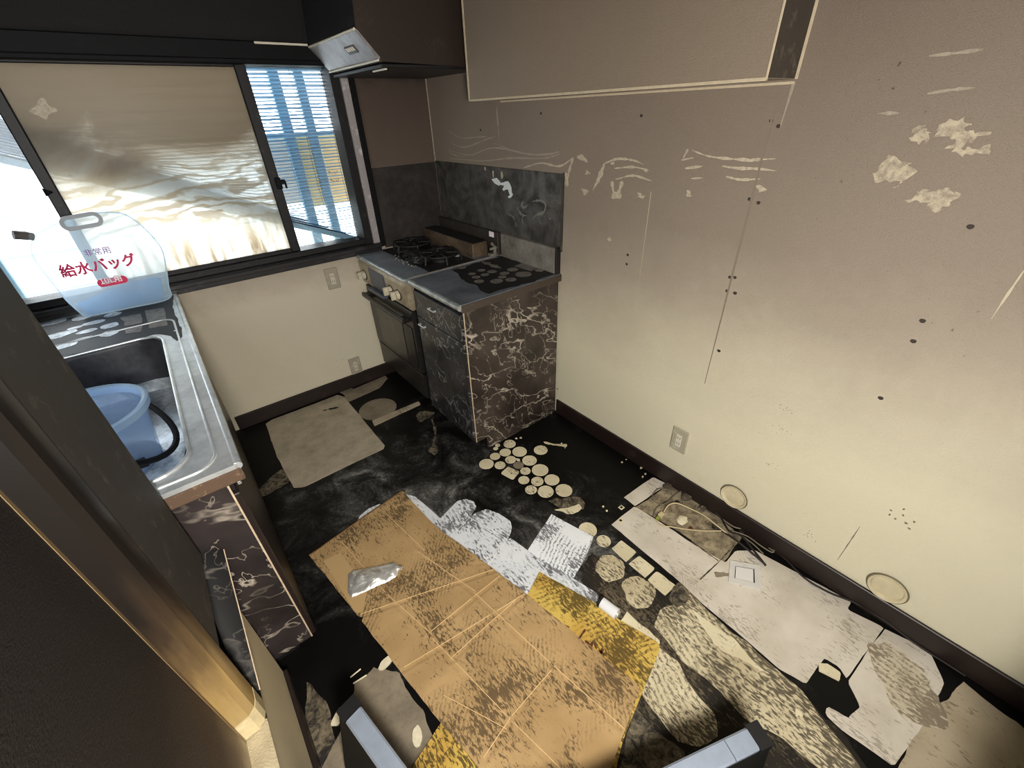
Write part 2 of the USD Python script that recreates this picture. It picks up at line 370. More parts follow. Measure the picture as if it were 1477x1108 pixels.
# floor
nodes = {'p': ('principled_bsdf', {'specular_ior_level': .16}), 'g': ('geometry', {}),
         'n': ('noise_texture', {'scale': 5.5, 'detail': 7.0, 'roughness': .68, 'distortion': .9}), 'f': ('noise_texture', {'scale': 85.0, 'detail': 5.0, 'roughness': .75}),
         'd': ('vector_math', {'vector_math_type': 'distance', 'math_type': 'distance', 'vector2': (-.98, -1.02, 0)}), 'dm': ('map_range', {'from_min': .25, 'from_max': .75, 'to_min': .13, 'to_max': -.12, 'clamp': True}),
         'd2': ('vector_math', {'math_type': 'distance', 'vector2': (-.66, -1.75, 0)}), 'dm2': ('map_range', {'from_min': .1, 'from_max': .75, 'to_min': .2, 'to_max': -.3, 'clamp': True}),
         'mxd': ('math', {'math_type': 'maximum'}),
         'a': ('math', {'math_type': 'multiply_add', 'value2': .38}), 'a2': ('math', {'math_type': 'add'}), 'r': ('map_range', {'from_min': .66, 'from_max': .98, 'clamp': True}),
         'c': ('rgb_ramp', {'ramp': [(0, (.0035, .0032, .003)), (.35, (.018, .017, .016)), (.7, (.075, .073, .07)), (1, (.22, .215, .2))]}),
         'rr': ('map_range', {'from_min': 0.0, 'from_max': 1.0, 'to_min': .5, 'to_max': .85}), 'b': ('bump', {'strength': .3, 'distance': .002})}
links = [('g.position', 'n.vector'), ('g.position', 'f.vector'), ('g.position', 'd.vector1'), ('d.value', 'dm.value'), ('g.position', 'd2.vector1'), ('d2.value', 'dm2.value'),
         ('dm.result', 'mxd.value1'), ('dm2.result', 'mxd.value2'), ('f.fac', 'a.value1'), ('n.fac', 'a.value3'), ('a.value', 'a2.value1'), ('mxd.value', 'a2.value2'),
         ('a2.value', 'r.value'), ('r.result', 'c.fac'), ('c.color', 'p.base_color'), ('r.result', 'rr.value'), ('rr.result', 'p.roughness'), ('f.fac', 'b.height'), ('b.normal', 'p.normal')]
nodes['d'][1].pop('vector_math_type')
mat('floor_soot', nodes, links)
treads('bare_cream', (228, 218, 188), (74, 62, 48), (212, 200, 168), patch=9, p_lo=.6, p_hi=.76, smear=.99, wave=30, speck=.63, rough=.55, strength=.75)
treads('bare_white', (222, 214, 202), (120, 108, 94), (204, 195, 180), patch=5, smear=.97, p_lo=.62, p_hi=.76, wave=34, speck=.66, rough=.6, strength=.55)
treads('bare_tread', (216, 204, 172), (50, 42, 34), (190, 176, 144), patch=3.0, p_lo=.42, p_hi=.6, wave=17, w_lo=.45, w_hi=.75, smear=.84, speck=.62, rough=.6, strength=.85, rot=.4)
treads('bare_beige', (186, 172, 148), (92, 80, 66), (172, 158, 134), patch=6, p_lo=.6, p_hi=.75, wave=40, speck=.69, rough=.6, strength=.6)
dirty('bare_mat', (188, 176, 154), (150, 138, 118), rough=.6, scale=12, lo=.55, hi=.95, fine=150)
dirty('pale_weave', (194, 181, 157), (146, 133, 118), rough=.8, scale=60, fine=330, lo=.55, hi=.82)
dirty('bare_dim', (150, 138, 118), (106, 96, 82), rough=.6, scale=9, lo=.5, hi=.9)
dirty('half_clean', (128, 116, 94), (34, 30, 26), rough=.75, scale=26, lo=.52, hi=.78, fine=120, warp=1.5)
dirty('ash_bed', (176, 162, 134), (84, 72, 58), rough=.9, scale=22, lo=.5, hi=.85, fine=120, bump=.5)
treads('bare_scuffed', (218, 208, 186), (112, 98, 82), (196, 184, 160), patch=4.0, p_lo=.42, p_hi=.58, wave=17, smear=.86, speck=.64, rough=.6, strength=.8, rot=.2)
treads('floor_scuffed', (112, 100, 80), (22, 19, 16), (70, 62, 50), patch=3.0, p_lo=.35, p_hi=.55, wave=15, smear=.76, speck=.58, rough=.8, strength=.9, rot=1.3)
dirty('tar', (30, 27, 25), (14, 13, 12), rough=.5, scale=30, bump=.3)
treads('cardboard', (188, 156, 110), (72, 58, 40), (172, 141, 97), patch=4.5, smear=.92, p_lo=.5, p_hi=.62, wave=26, w_lo=.35, w_hi=.7, speck=.66, rough=.85, strength=.8, rot=.75)
treads('yellow_sheet', (214, 182, 92), (62, 50, 26), (198, 160, 76), patch=6.0, smear=.88, p_lo=.46, p_hi=.6, wave=20, speck=.63, rough=.7, strength=.85, rot=1.9)
treads('white_card', (232, 235, 240), (64, 64, 70), (222, 226, 232), patch=6.5, smear=.90, p_lo=.5, p_hi=.64, wave=17, speck=.64, rough=.55, strength=.85, rot=.2)
treads('white_paper', (242, 245, 250), (66, 68, 76), patch=7.0, smear=.97, p_lo=.44, p_hi=.52, wave=21, w_lo=.5, w_hi=.7, speck=.72, rough=.6, strength=.85, rot=1.15)
plain('fold_tan', (226, 194, 142), .8, var=.1, scale=90); plain('cardboard_dark', (120, 88, 52), .9, var=.2, scale=80)
plain('tape_clear', (196, 164, 116), .2, spec=.6); plain('marker_brown', (86, 46, 22), .8); plain('fold_white', (246, 248, 250), .6)
# foil
nodes = {'p': ('principled_bsdf', {'base_color': lin((222, 220, 216)), 'metallic': .6, 'roughness': .32}), 'g': ('geometry', {}), 'n': ('noise_texture', {'scale': 60.0, 'detail': 3.0}),
         'b': ('bump', {'strength': .7, 'distance': .004})}
mat('foil', nodes, [('g.position', 'n.vector'), ('n.fac', 'b.height'), ('b.normal', 'p.normal')])
plain('white_plastic', (236, 238, 242), .3, spec=.6); plain('rubber_black', (16, 15, 17), .6); plain('alu_pale', (150, 160, 176), .42, metal=.25, var=.08); plain('black_side', (9, 9, 10), .6)
plain('cord_black', (34, 28, 24), .6); plain('cord_tan', (206, 190, 152), .5); plain('cord_grey', (120, 110, 94), .6); plain('terminal_green', (140, 150, 60), .5); plain('plate_grey', (214, 212, 208), .45, var=.05); plain('plate_inner', (226, 224, 222), .4)
plain('chip_white', (228, 218, 190), .5, var=.1, scale=90)
dirty('ash_grey', (166, 154, 132), (84, 74, 62), rough=.9, scale=70, fine=200, bump=.6)
# near post: varnished, browned by smoke above, clean at its foot
nodes = {'p': ('principled_bsdf', {'roughness': .38, 'coat_weight': .12, 'coat_roughness': .2, 'specular_ior_level': .35}), 'g': ('geometry', {}), 's': ('separate_xyz', {}), 'mp': ('mapping', {'scale': (14, 14, 2.0)}),
         'n': ('noise_texture', {'scale': 1.0, 'detail': 5.0, 'roughness': .6}), 'a': ('math', {'math_type': 'multiply_add', 'value2': .6}), 'o': ('math', {'math_type': 'subtract', 'value2': .3}),
         'h': ('math', {'math_type': 'multiply', 'value2': .5}),
         'r': ('rgb_ramp', {'ramp': [(.18, lin((190, 164, 112))), (.27, lin((158, 130, 82))), (.33, lin((100, 80, 53))), (.40, lin((54, 42, 31))), (.47, lin((27, 22, 19))), (.75, lin((14, 12, 12)))]})}
mat('varnished_post', nodes, [('g.position', 's.vector'), ('g.position', 'mp.vector'), ('mp.vector', 'n.vector'), ('n.fac', 'a.value1'), ('s.z', 'a.value3'), ('a.value', 'o.value1'), ('o.value', 'h.value1'), ('h.value', 'r.fac'), ('r.color', 'p.base_color')])
plain('post_foot', (214, 196, 154), .25, var=.12, scale=60, coat=.3)
dirty('near_panel', (90, 81, 72), (52, 47, 43), rough=.7, scale=24, fine=180, bump=.3)
plain('edge_light', (120, 100, 72), .4)
marble('marble_black', (18, 17, 18), (120, 114, 106), rough=.4)
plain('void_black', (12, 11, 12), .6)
# glass, plastic, water
def pane(name, tint, gl=.08):
    mat(name, {'t': ('transparent_bsdf', {'color': tint}), 'g': ('glossy_bsdf', {'roughness': .05, 'color': (1, 1, 1)}), 'f': ('fresnel', {'IOR': 1.45}), 'm': ('mix_closure', {})},
        [('f.fac', 'm.fac'), ('t.BSDF', 'm.closure1'), ('g.BSDF', 'm.closure2')], surface='m.closure')
pane('clear_glass', (.97, .985, .99))
def film(name, rgb, fac, rough=.25):
    c = lin(rgb)
    mat(name, {'t': ('transparent_bsdf', {'color': (.96, .98, 1)}), 'd': ('principled_bsdf', {'base_color': c, 'roughness': rough}), 'tr': ('translucent_bsdf', {'color': c}),
               'ad': ('mix_closure', {'fac': .5}), 'm': ('mix_closure', {'fac': fac})},
        [('d.BSDF', 'ad.closure1'), ('tr.BSDF', 'ad.closure2'), ('t.BSDF', 'm.closure1'), ('ad.closure', 'm.closure2')], surface='m.closure')
film('bag_film', (214, 232, 246), .34); film('bag_seam', (205, 228, 242), .55); film('bag_water', (120, 170, 214), .42, .1)
film('bucket_plastic', (176, 204, 240), .3, .2); film('bucket_clear', (190, 206, 222), .42, .2); film('bucket_rim', (190, 214, 232), .75, .25)
mat('slat_blue', {'d': ('principled_bsdf', {'base_color': lin((128, 164, 186)), 'roughness': .45}), 'tr': ('translucent_bsdf', {'color': lin((120, 170, 200))}), 'm': ('mix_closure', {'fac': .3})}, [('d.BSDF', 'm.closure1'), ('tr.BSDF', 'm.closure2')], surface='m.closure')
plain('bag_grip', (150, 156, 162), .4)
plain('print_red', (214, 40, 92), .6); plain('print_mauve', (140, 76, 150), .6); plain('print_white', (250, 240, 246), .6); plain('cap_grey', (120, 116, 112), .5)
# smoke-filmed pane: brown and dense at the top, wiped and bright below, streaked near the bottom
nodes = {'g': ('geometry', {}), 's': ('separate_xyz', {}),
         'n': ('noise_texture', {'scale': 2.6, 'detail': 6.0, 'roughness': .6, 'distortion': .6}), 'na': ('math', {'math_type': 'multiply_add', 'value2': .5}),
         'zr': ('map_range', {'from_min': 1.47, 'from_max': 1.66, 'clamp': True}),
         'mp': ('mapping', {'scale': (1, 1, 2.4), 'rotation': (0, .25, 0)}), 'w': ('wave_texture', {'scale': 2.6, 'distortion': 26.0, 'detail': 4.0, 'detail_scale': .75, 'detail_roughness': .6, 'bands_direction': 'z'}), 'wr': ('map_range', {'from_min': .3, 'from_max': .9, 'to_min': 0.0, 'to_max': .62, 'clamp': True}),
         'mp2': ('mapping', {'scale': (1, 1, .16), 'rotation': (0, -.35, 0)}), 'st': ('noise_texture', {'scale': 26.0, 'detail': 4.0, 'roughness': .6}), 'sr': ('map_range', {'from_min': .40, 'from_max': .62, 'to_min': 0.0, 'to_max': .9, 'clamp': True}),
         'zl': ('map_range', {'from_min': 1.14, 'from_max': .92, 'clamp': True}), 'sl': ('math', {'math_type': 'multiply'}),
         'zm': ('map_range', {'from_min': .96, 'from_max': 1.1, 'clamp': True}), 'wl': ('math', {'math_type': 'multiply'}),
         'mx': ('math', {'math_type': 'maximum'}), 'my': ('math', {'math_type': 'maximum'}), 'sc': ('map_range', {'from_min': 0.0, 'from_max': 1.0, 'to_min': .62, 'to_max': .95, 'clamp': True}),
         'col': ('rgb_ramp', {'ramp': [(0.0, lin((212, 212, 206))), (.35, lin((196, 190, 176))), (.7, lin((182, 168, 146))), (1.0, lin((164, 148, 126)))]}),
         't': ('transparent_bsdf', {'color': (.97, .98, .97)}), 'd': ('principled_bsdf', {'roughness': .35}), 'tr': ('translucent_bsdf', {}), 'ad': ('mix_closure', {'fac': .72}), 'm': ('mix_closure', {})}
links = [('g.position', 's.vector'), ('g.position', 'n.vector'), ('n.fac', 'na.value1'), ('s.z', 'na.value3'), ('na.value', 'zr.value'),
         ('g.position', 'mp.vector'), ('mp.vector', 'w.vector'), ('w.fac', 'wr.value'), ('s.z', 'zm.value'), ('wr.result', 'wl.value1'), ('zm.result', 'wl.value2'),
         ('g.position', 'mp2.vector'), ('mp2.vector', 'st.vector'), ('st.fac', 'sr.value'), ('s.z', 'zl.value'), ('sr.result', 'sl.value1'), ('zl.result', 'sl.value2'),
         ('zr.result', 'mx.value1'), ('wl.value', 'mx.value2'), ('mx.value', 'my.value1'), ('sl.value', 'my.value2'), ('my.value', 'sc.value'), ('sc.result', 'm.fac'),
         ('my.value', 'col.fac'), ('col.color', 'd.base_color'), ('col.color', 'tr.color'), ('d.BSDF', 'ad.closure1'), ('tr.BSDF', 'ad.closure2'), ('t.BSDF', 'm.closure1'), ('ad.closure', 'm.closure2')]
mat('smoked_glass', nodes, links, surface='m.closure')
plain('outer_white', (236, 238, 236), .7, var=.04); plain('outer_frame', (120, 150, 168), .5); plain('orange_board', (255, 222, 160), .6, var=.06, scale=20); plain('beige_board', (250, 232, 214), .7, var=.05); plain('ground_pale', (206, 206, 200), .9, var=.1, scale=8); plain('ink_brown', (150, 96, 50), .8)

# ------------------------------------------------------------------ the shell of the room
def struct(name, mesh, m, **k):
    return obj(name, mesh, m, kind='structure', **k)

floor = struct('floor', box(-2.2, .12, -5.1, .12, -.12, 0), 'floor_soot')
wr = struct('wall_right', box(0, .12, -5.1, .12, 0, 2.4), 'wall_right')
WX0, WX1, WZ0, WZ1 = -2.06, -.44, .83, 1.70          # the window opening
wb = struct('wall_back', join(box(WX1, 0, 0, .12, 0, 2.4), box(-2.2, WX1, 0, .12, 0, WZ0), box(-2.2, WX1, 0, .12, WZ1, 2.4), box(-2.2, WX0, 0, .12, WZ0, WZ1)), 'wall_back')
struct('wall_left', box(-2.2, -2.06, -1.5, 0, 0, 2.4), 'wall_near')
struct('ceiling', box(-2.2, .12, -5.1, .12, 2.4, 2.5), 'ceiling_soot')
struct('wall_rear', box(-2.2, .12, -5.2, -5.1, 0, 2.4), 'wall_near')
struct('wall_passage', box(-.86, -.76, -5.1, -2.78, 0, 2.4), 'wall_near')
br = struct('baseboard_right', box(-.012, 0, -5.1, -1.05, 0, .088, .003), 'baseboard')
struct('baseboard_back', box(-1.44, -.0, -.012, 0, 0, .086, .003), 'baseboard')

# near-left partition: a low wall with a dark ledge, a varnished post, a smoke-black panel above the opening
wn = thing('wall_partition', None, None, kind='structure')
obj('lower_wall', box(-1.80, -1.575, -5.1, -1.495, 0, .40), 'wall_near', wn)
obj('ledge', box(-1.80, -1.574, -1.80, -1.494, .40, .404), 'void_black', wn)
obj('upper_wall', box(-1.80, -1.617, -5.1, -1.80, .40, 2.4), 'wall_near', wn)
obj('upper_panel', box(-1.80, -1.575, -1.775, -1.497, .622, 2.4), 'near_panel', wn)
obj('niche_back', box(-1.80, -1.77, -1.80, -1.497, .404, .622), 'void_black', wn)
struct('baseboard_left', box(-1.575, -1.563, -5.1, -1.495, 0, .055, .003), 'baseboard')
post = thing('wooden_post', 'varnished brown post running up the partition corner near the sink', 'post')
pp = [(-1.617, -1.815), (-1.590, -1.812), (-1.578, -1.802), (-1.574, -1.788), (-1.574, -1.76), (-1.617, -1.76)]
obj('shaft', slab(Polygon(pp), .465, 2.4), 'varnished_post', post)
obj('foot', slab(Polygon(pp).buffer(.0006), .404, .462), 'post_foot', post, label='clean pale lower end of the post')
obj('edge_strip', box(-1.622, -1.616, -1.822, -1.812, .404, 2.4), 'edge_light', post)
lb = thing('marble_board', 'short black marble board slanting across the opening in the partition', 'board')
obj('face', hull([(-1.574, -1.470, .602), (-1.540, -1.474, .583), (-1.573, -1.742, .412), (-1.603, -1.742, .412), (-1.598, -1.470, .602), (-1.60, -1.74, .43)]), 'marble_black', lb)
obj('edge_band', tube([(-1.539, -1.474, .583), (-1.572, -1.742, .412)], .0014, 6), 'edge_band', lb)

# soffit on the right wall
sf = thing('trim_1', None, None, kind='structure')
obj('casing', box(-.152, 0, -1.85, -.62, 1.487, 2.4), 'soffit_paper', sf)
obj('end_face', box(-.150, -.002, -1.853, -1.85, 1.489, 2.4), 'soffit_end', sf)
obj('lower_bead', join(box(-.155, -.146, -1.853, -.62, 1.483, 1.490), box(-.004, 0, -1.855, -.64, 1.477, 1.483)), 'groove', sf)
obj('corner_bead', box(-.156, -.150, -.624, -.617, 1.487, 2.4), 'groove', sf)
obj('end_bead', tube([(-.001, -1.856, 1.487), (-.001, -1.856, 2.4)], .004, 6), 'groove', sf)
obj('end_bead', tube([(-.153, -1.853, 1.487), (-.153, -1.853, 2.4)], .003, 6), 'groove', sf)
obj('corner_caulk', tube([(-.003, -.003, .93), (-.003, -.003, 1.62)], .0035, 6), 'faint_scrape', wr)

# smoke stains, wipes, seams and nail spots on the right wall
marks = [0]
def wall_mark(poly, m, th=.0006, name='wipe_mark'):
    marks[0] += 1; th = .0005 + marks[0] * 5e-6
    return obj(name, on_right(slab(poly, .0001, th)), m, wr, smooth=False)
W1 = [[(-0.182,1.309), (-0.320,1.294), (-0.487,1.327), (-0.591,1.347)], [(-0.166,1.275), (-0.363,1.260), (-0.570,1.299), (-0.837,1.282), (-1.017,1.295)], [(-0.158,1.236), (-0.476,1.239), (-0.688,1.260), (-0.922,1.270), (-1.025,1.291)],
      [(-0.180,1.363), (-0.302,1.335), (-0.489,1.343), (-0.573,1.334)], [(-0.572,1.318), (-0.766,1.286), (-0.939,1.283), (-1.017,1.300)], [(-0.170,1.290), (-0.185,1.259), (-0.336,1.247)]]
W2 = [[(-0.791,1.226), (-0.906,1.251), (-1.019,1.245), (-1.095,1.279)], [(-1.256,1.267), (-1.316,1.285), (-1.386,1.284), (-1.431,1.274)], [(-1.307,1.254), (-1.389,1.263), (-1.456,1.257)], [(-1.318,1.218), (-1.393,1.236), (-1.472,1.225)],
      [(-1.580,1.300), (-1.591,1.326)], [(-1.575,1.294), (-1.616,1.302)], [(-1.593,1.271), (-1.650,1.280)], [(-1.618,1.243), (-1.657,1.248)], [(-1.713,1.284), (-1.762,1.281), (-1.814,1.283), (-1.869,1.281)], [(-1.732,1.257), (-1.777,1.252), (-1.832,1.258)], [(-1.605,1.322), (-1.665,1.308), (-1.740,1.304), (-1.801,1.305), (-1.858,1.310)], [(-1.773,1.299), (-1.815,1.307)]]
W3 = [[(-1.095,1.279), (-1.077,1.231), (-1.053,1.176)], [(-1.258,1.267), (-1.236,1.214), (-1.208,1.170)], [(-1.300,1.210), (-1.320,1.153)], [(-1.349,1.214), (-1.332,1.159)], [(-1.134,1.290), (-1.174,1.268)]]
for i, w in enumerate(W1): wall_mark(ribbon(w, .0055, i), 'faint_scrape')
for i, w in enumerate(W2): wall_mark(ribbon(w, .0062, i + 9), 'pale_scrape')
for i, w in enumerate(W3): wall_mark(ribbon(w, .015, i + 30), 'pale_scrape')
for i, (c, r) in enumerate([((-1.165,1.161), .012), ((-1.180,1.231), .010), ((-1.137,1.281), .012), ((-1.325,1.162), .016), ((-1.437,1.172), .010), ((-1.841,1.233), .010), ((-1.620,1.198), .010), ((-1.315,1.002), .008), ((-1.299,1.270), .008), ((-1.443,1.256), .008)]):
    wall_mark(wob(blob(c, r * 1.2, r * .7, .2, .5, seed=i), .003, .003, i, 120), 'pale_scrape')
for c in [(-0.905,1.431), (-1.400,1.416), (-1.821,1.398), (-1.843,1.386), (-1.816,1.203), (-1.844,1.196), (-1.816,0.968), (-1.832,0.971), (-1.818,0.922), (-1.409,0.958), (-1.409,0.922), (-0.471,1.371)]:
    wall_mark(blob(c, .0056, .0046, 0, .06, 16), 'nail_spot', .0009, 'nail_spot')
for c in [(-2.299,1.198), (-2.303,0.976), (-2.306,0.921), (-2.302,0.744), (-1.845,0.922), (-1.842,0.708)]:
    wall_mark(blob(c, .0066, .0050, 0, .06, 16), 'nail_spot', .0009, 'nail_spot')
for i, (c, a, b, g) in enumerate([((-2.149,1.367), .019, .017, .3), ((-2.196,1.381), .026, .014, -.5), ((-2.226,1.366), .026, .013, -.3), ((-2.248,1.343), .026, .010, -.1), ((-2.124,1.296), .034, .029, .2), ((-2.203,1.248), .032, .011, -.15), ((-2.233,1.245), .020, .019, -.6)]):
    wall_mark(wob(blob(c, a, b, g, .3, 40, seed=i + 5), .009, .004, i, 95), 'pale_weave', name='bare_spot')
for i, w in enumerate([[(-2.054,1.411), (-2.093,1.411)], [(-2.130,1.445), (-2.165,1.450), (-2.202,1.452)], [(-2.107,1.511), (-2.149,1.512), (-2.188,1.514)]]):
    wall_mark(ribbon(w, .005, i + 60), 'faint_scrape')
sy = -1.822
wall_mark(Polygon([(sy - .001, .56), (sy + .001, .56), (sy + .003, 1.0), (sy + .003, 1.42), (sy - .003, 1.42), (sy - .003, 1.0)]), 'seam_dark', .0005, 'panel_seam')
wall_mark(Polygon([(-1.4780, .80), (-1.4770, .80), (-1.4760, 1.19), (-1.4785, 1.19)]), 'seam_light', .0005, 'panel_seam')
wall_mark(Polygon([(-1.850, 1.385), (-1.848, 1.385), (-1.849, 1.48), (-1.858, 1.48)]), 'faint_scrape', .0006, 'panel_seam')
wall_mark(ribbon([(-2.412,1.127), (-2.410,1.065), (-2.409,1.016)], .003, 3), 'seam_light', .0005, 'panel_seam')
wall_mark(ribbon([(-2.408,0.303), (-2.407,0.240), (-2.405,0.128)], .002, 4), 'seam_dark', .0005, 'panel_seam')
wall_mark(ribbon([(-0.607,1.467), (-0.617,1.337)], .006, 5), 'faint_scrape', .0005, 'panel_seam')
for k, (c, a, b) in enumerate([((-2.303,0.165), .012, .009), ((-2.446,0.396), .03, .018), ((-2.097,0.593), .016, .006), ((-2.102,0.516), .016, .004), ((-2.114,0.365), .010, .006)]):
    for j in range(9):
        d = rng.normal(size=2) * (a * 1.2, b * 1.2)
        wall_mark(blob(np.array(c) + d, a * .12, b * .14, rng.random() * 3, .4, 9, seed=j + k * 9), 'seam_dark', .0004, 'dirt_speck')

# ------------------------------------------------------------------ window
w1 = thing('window_1', None, None, kind='structure')
FY = .10
obj('head_trim', join(box(WX0, WX1, -.02, .12, 1.645, 1.70, .004), box(-2.06, -.40, -.03, 0, 1.66, 1.722, .004)), 'dark_frame', w1)
obj('head_line', box(-2.06, -.56, -.036, -.03, 1.712, 1.720), 'hood_line', w1) if False else None
obj('sill', join(box(-2.06, -.425, -.035, .12, .815, .838, .004), box(-2.06, -.425, -.018, 0, .79, .815, .003)), 'sill_wood', w1)
obj('bottom_rail', box(WX0, WX1, .01, .12, .838, .868, .003), 'sash_bronze', w1)
obj('right_jamb', box(-.506, -.462, .0, .12, .838, 1.66, .003), 'sash_bronze', w1)
obj('jamb_reveal', box(-.462, -.425, -.010, .12, .835, 1.66, .002), 'jamb_pale', w1, label='pale painted reveal beside the dark sash')
obj('jamb_edge', box(-.425, -.398, -.022, .0, .815, 1.70, .003), 'dark_frame', w1)
obj('left_jamb', box(-2.06, -2.02, .0, .12, .838, 1.66, .003), 'sash_bronze', w1)
# inner sash: the smoke-filmed pane between two stiles
SX0, SX1 = -1.655, -.87
obj('sash_stile', box(SX0 - .009, SX0 + .028, .02, .05, .868, 1.65, .004), 'sash_bronze', w1)
obj('sash_stile', box(SX1 - .022, SX1 + .022, .02, .05, .868, 1.65, .004), 'sash_bronze', w1)
obj('sash_rail', box(SX0 + .028, SX1 - .022, .02, .05, .868, .888, .003), 'sash_bronze', w1)
obj('sash_rail', box(SX0 + .028, SX1 - .022, .02, .05, 1.638, 1.65, .003), 'sash_bronze', w1)
obj('smoked_pane', box(SX0 + .006, SX1 - .016, .033, .036, .88, 1.645), 'smoked_glass', w1, label='pane filmed brown with smoke and wiped below')
obj('clear_pane', box(SX1 + .02, -.50, .075, .078, .868, 1.65), 'clear_glass', w1)
obj('clear_pane', box(-2.03, SX0 - .004, .075, .078, .868, 1.65), 'clear_glass', w1)
obj('latch', join(box(-.872, -.846, .006, .022, 1.165, 1.215, .004), box(-.852, -.828, .004, .014, 1.185, 1.205, .003), box(-.834, -.826, .002, .014, 1.165, 1.20, .003)), 'dark_frame', w1)
obj('handle', hull([(-1.668, .018, 1.262), (-1.668, .018, 1.232), (-1.640, .004, 1.246), (-1.66, .03, 1.25)]), 'dark_frame', w1)
obj('glass_flake', on_back(slab(wob(blob((-1.547,1.504), .030, .022, .6, .35, 40, seed=4), .003, .006, 2, 50), -.0325, -.0320)), 'pale_scrape', w1, smooth=False)

# venetian blind behind the sash, hanging askew
bl = thing('venetian_blind', 'pale blue venetian blind hanging lopsided behind the window', 'blind')
NS, SPC, TOP, BX0, BX1, BY = 54, .0145, 1.636, -2.02, -.470, .105
xs = np.concatenate([np.linspace(BX0, -1.72, 3), np.linspace(-1.6, -.95, 4), np.linspace(-.87, BX1, 5)])
bot = lambda x: 1.345 - .415 * (x + 1.70)
for i in range(NS):
    z = np.maximum(TOP - i * SPC, bot(xs) + .012 + (NS - 1 - i) * .0033)
    tilt = .25 + .1 * math.sin(i * 2.1)
    z = z + .0006 * np.sin(xs * 19 + i * 1.7)
    V = []
    for s, dz in ((-1, .0), (0, .0022), (1, .0)):
        V.append(np.column_stack([xs, np.full_like(xs, BY + s * .011), z + dz - s * .011 * tilt]))
    V = np.array(V); n = len(xs); F = []
    for a in range(2):
        for b in range(n - 1):
            p, q = a * n + b, (a + 1) * n + b
            F += [[p, p + 1, q + 1], [p, q + 1, q]]
    F = np.array(F); vv = V.reshape(-1, 3); N = len(vv)
    mesh = trimesh.Trimesh(np.vstack([vv, vv - [0, 0, .0007]]), np.vstack([F, F[:, ::-1] + N]), process=False)
    obj('slat', mesh, 'slat_blue', bl, smooth=40)
obj('head_rail', box(BX0, BX1, BY - .013, BY + .013, 1.638, 1.665, .002), 'slat_blue', bl)
obj('bottom_rail', hull([(x, BY + s * .013, bot(x) + dz) for x in (BX0, BX1) for s in (-1, 1) for dz in (-.016, .012)]), 'outer_frame', bl)
for x in (-1.80, -.655, -.52):
    pts = [(x + .004 * math.sin(t * 9 + x), BY - .015, 1.64 - t * (1.64 - bot(x))) for t in np.linspace(0, 1, 14)]
    obj('ladder_cord', tube(pts, .0011, 5), 'cord_grey', bl)

# outside: lattice of the outer frame, boards of the house opposite, ground
gr_ = thing('window_grille', 'slim blue-grey outer grille standing behind the blind', 'grille')
for x, w in ((-.70, .05), (-.585, .045), (-1.95, .05)):
    obj('bar', box(x - w / 2, x + w / 2, .20, .235, .82, 1.75, .004), 'outer_frame', gr_)
obj('crossbar', box(-2.08, -.40, .195, .24, 1.368, 1.388, .004), 'outer_frame', gr_)
ob = obj('orange_board', box(-.70, -.46, .245, .262, 1.03, 1.372, .003), 'orange_board', gr_, label='orange board with faint brown scribbles')
for i, z in enumerate((1.19, 1.15)):
    obj('scribble', join([tube(spline([(-.60 + k * .03 + .003 * math.sin(j * 2.1 + k), .243, z + .007 * math.sin(j * 1.9 + k * 3)) for j in range(4)], 4) + np.linspace(0, .018, 13)[:, None] * [1, 0, 0], .0014, 5) for k in range(4)]), 'ink_brown', ob)
obj('beige_board', box(-.86, -.71, .245, .262, 1.06, 1.372, .003), 'beige_board', gr_, label='pale beige board')
nb = thing('neighbour_wall', 'white wall of the house across from the window', 'building')
obj('siding', box(-4.2, 2.2, 2.4, 2.6, -1.0, 1.25), 'outer_white', nb)
for k in range(5):
    obj('siding_joint', box(-4.2, 2.2, 2.394, 2.4, -.2 + k * .28, -.192 + k * .28), 'outer_frame', nb)
obj('ground_outside', box(-5, 3, .14, 2.4, -1.2, -1.0), 'ground_pale', kind='structure')

# ------------------------------------------------------------------ floor: patches kept clean by things that stood there
def patch(poly, m, z=.0006, amp=.003, seed=0, step=.012):
    marks[0] += 1; z = z + marks[0] * 2.5e-6
    q = wob(poly, amp, step, seed) if amp else (poly if isinstance(poly, Polygon) else Polygon(poly))
    return obj('bare_patch', slab(q, .00005, z), m, floor, smooth=False)
def disc(c, m, z=.0007, k=1.0, n=26):
    marks[0] += 1; z = z + marks[0] * 2.5e-6
    return obj('bare_patch', slab(Point(c[0], c[1]).buffer(c[2] * k, n // 4), .00005, z), m, floor, smooth=False)
patch(Polygon([(-1.317,-0.046), (-1.280,-0.028), (-0.898,-0.029), (-0.874,-0.081), (-0.879,-0.671), (-0.896,-0.692), (-1.296,-0.695), (-1.333,-0.669), (-1.338,-0.391)]), 'bare_mat', .0016, .0015, 1)
patch(Polygon([(-0.874,-0.081), (-0.570,-0.052), (-0.665,-0.133), (-0.874,-0.150)]), 'bare_dim', .0006, .002, 2)
patch(Polygon([(-0.841,-0.423), (-0.549,-0.429), (-0.557,-0.469), (-0.853,-0.480)]), 'bare_beige', .0009, .0008, 3)
patch(Polygon([(-0.869,-0.034), (-0.573,-0.015), (-0.578,-0.057), (-0.867,-0.087)]), 'bare_dim', .0009, .0008, 4)
disc((-0.769,-0.337,0.108), 'bare_dim', .0007); disc((-0.838,-0.010,0.040), 'bare_dim', .0007)
patch(blob((-1.366,-0.570), .09, .05, .6, .3, 40, 3), 'half_clean', .0007, .006, 5)
patch(blob((-0.601,-0.575), .05, .035, .3, .4, 30, 7), 'half_clean', .0005, .004, 6); patch(blob((-0.705,-0.873), .04, .022, 1.2, .4, 30, 8), 'half_clean', .0005, .004, 7)
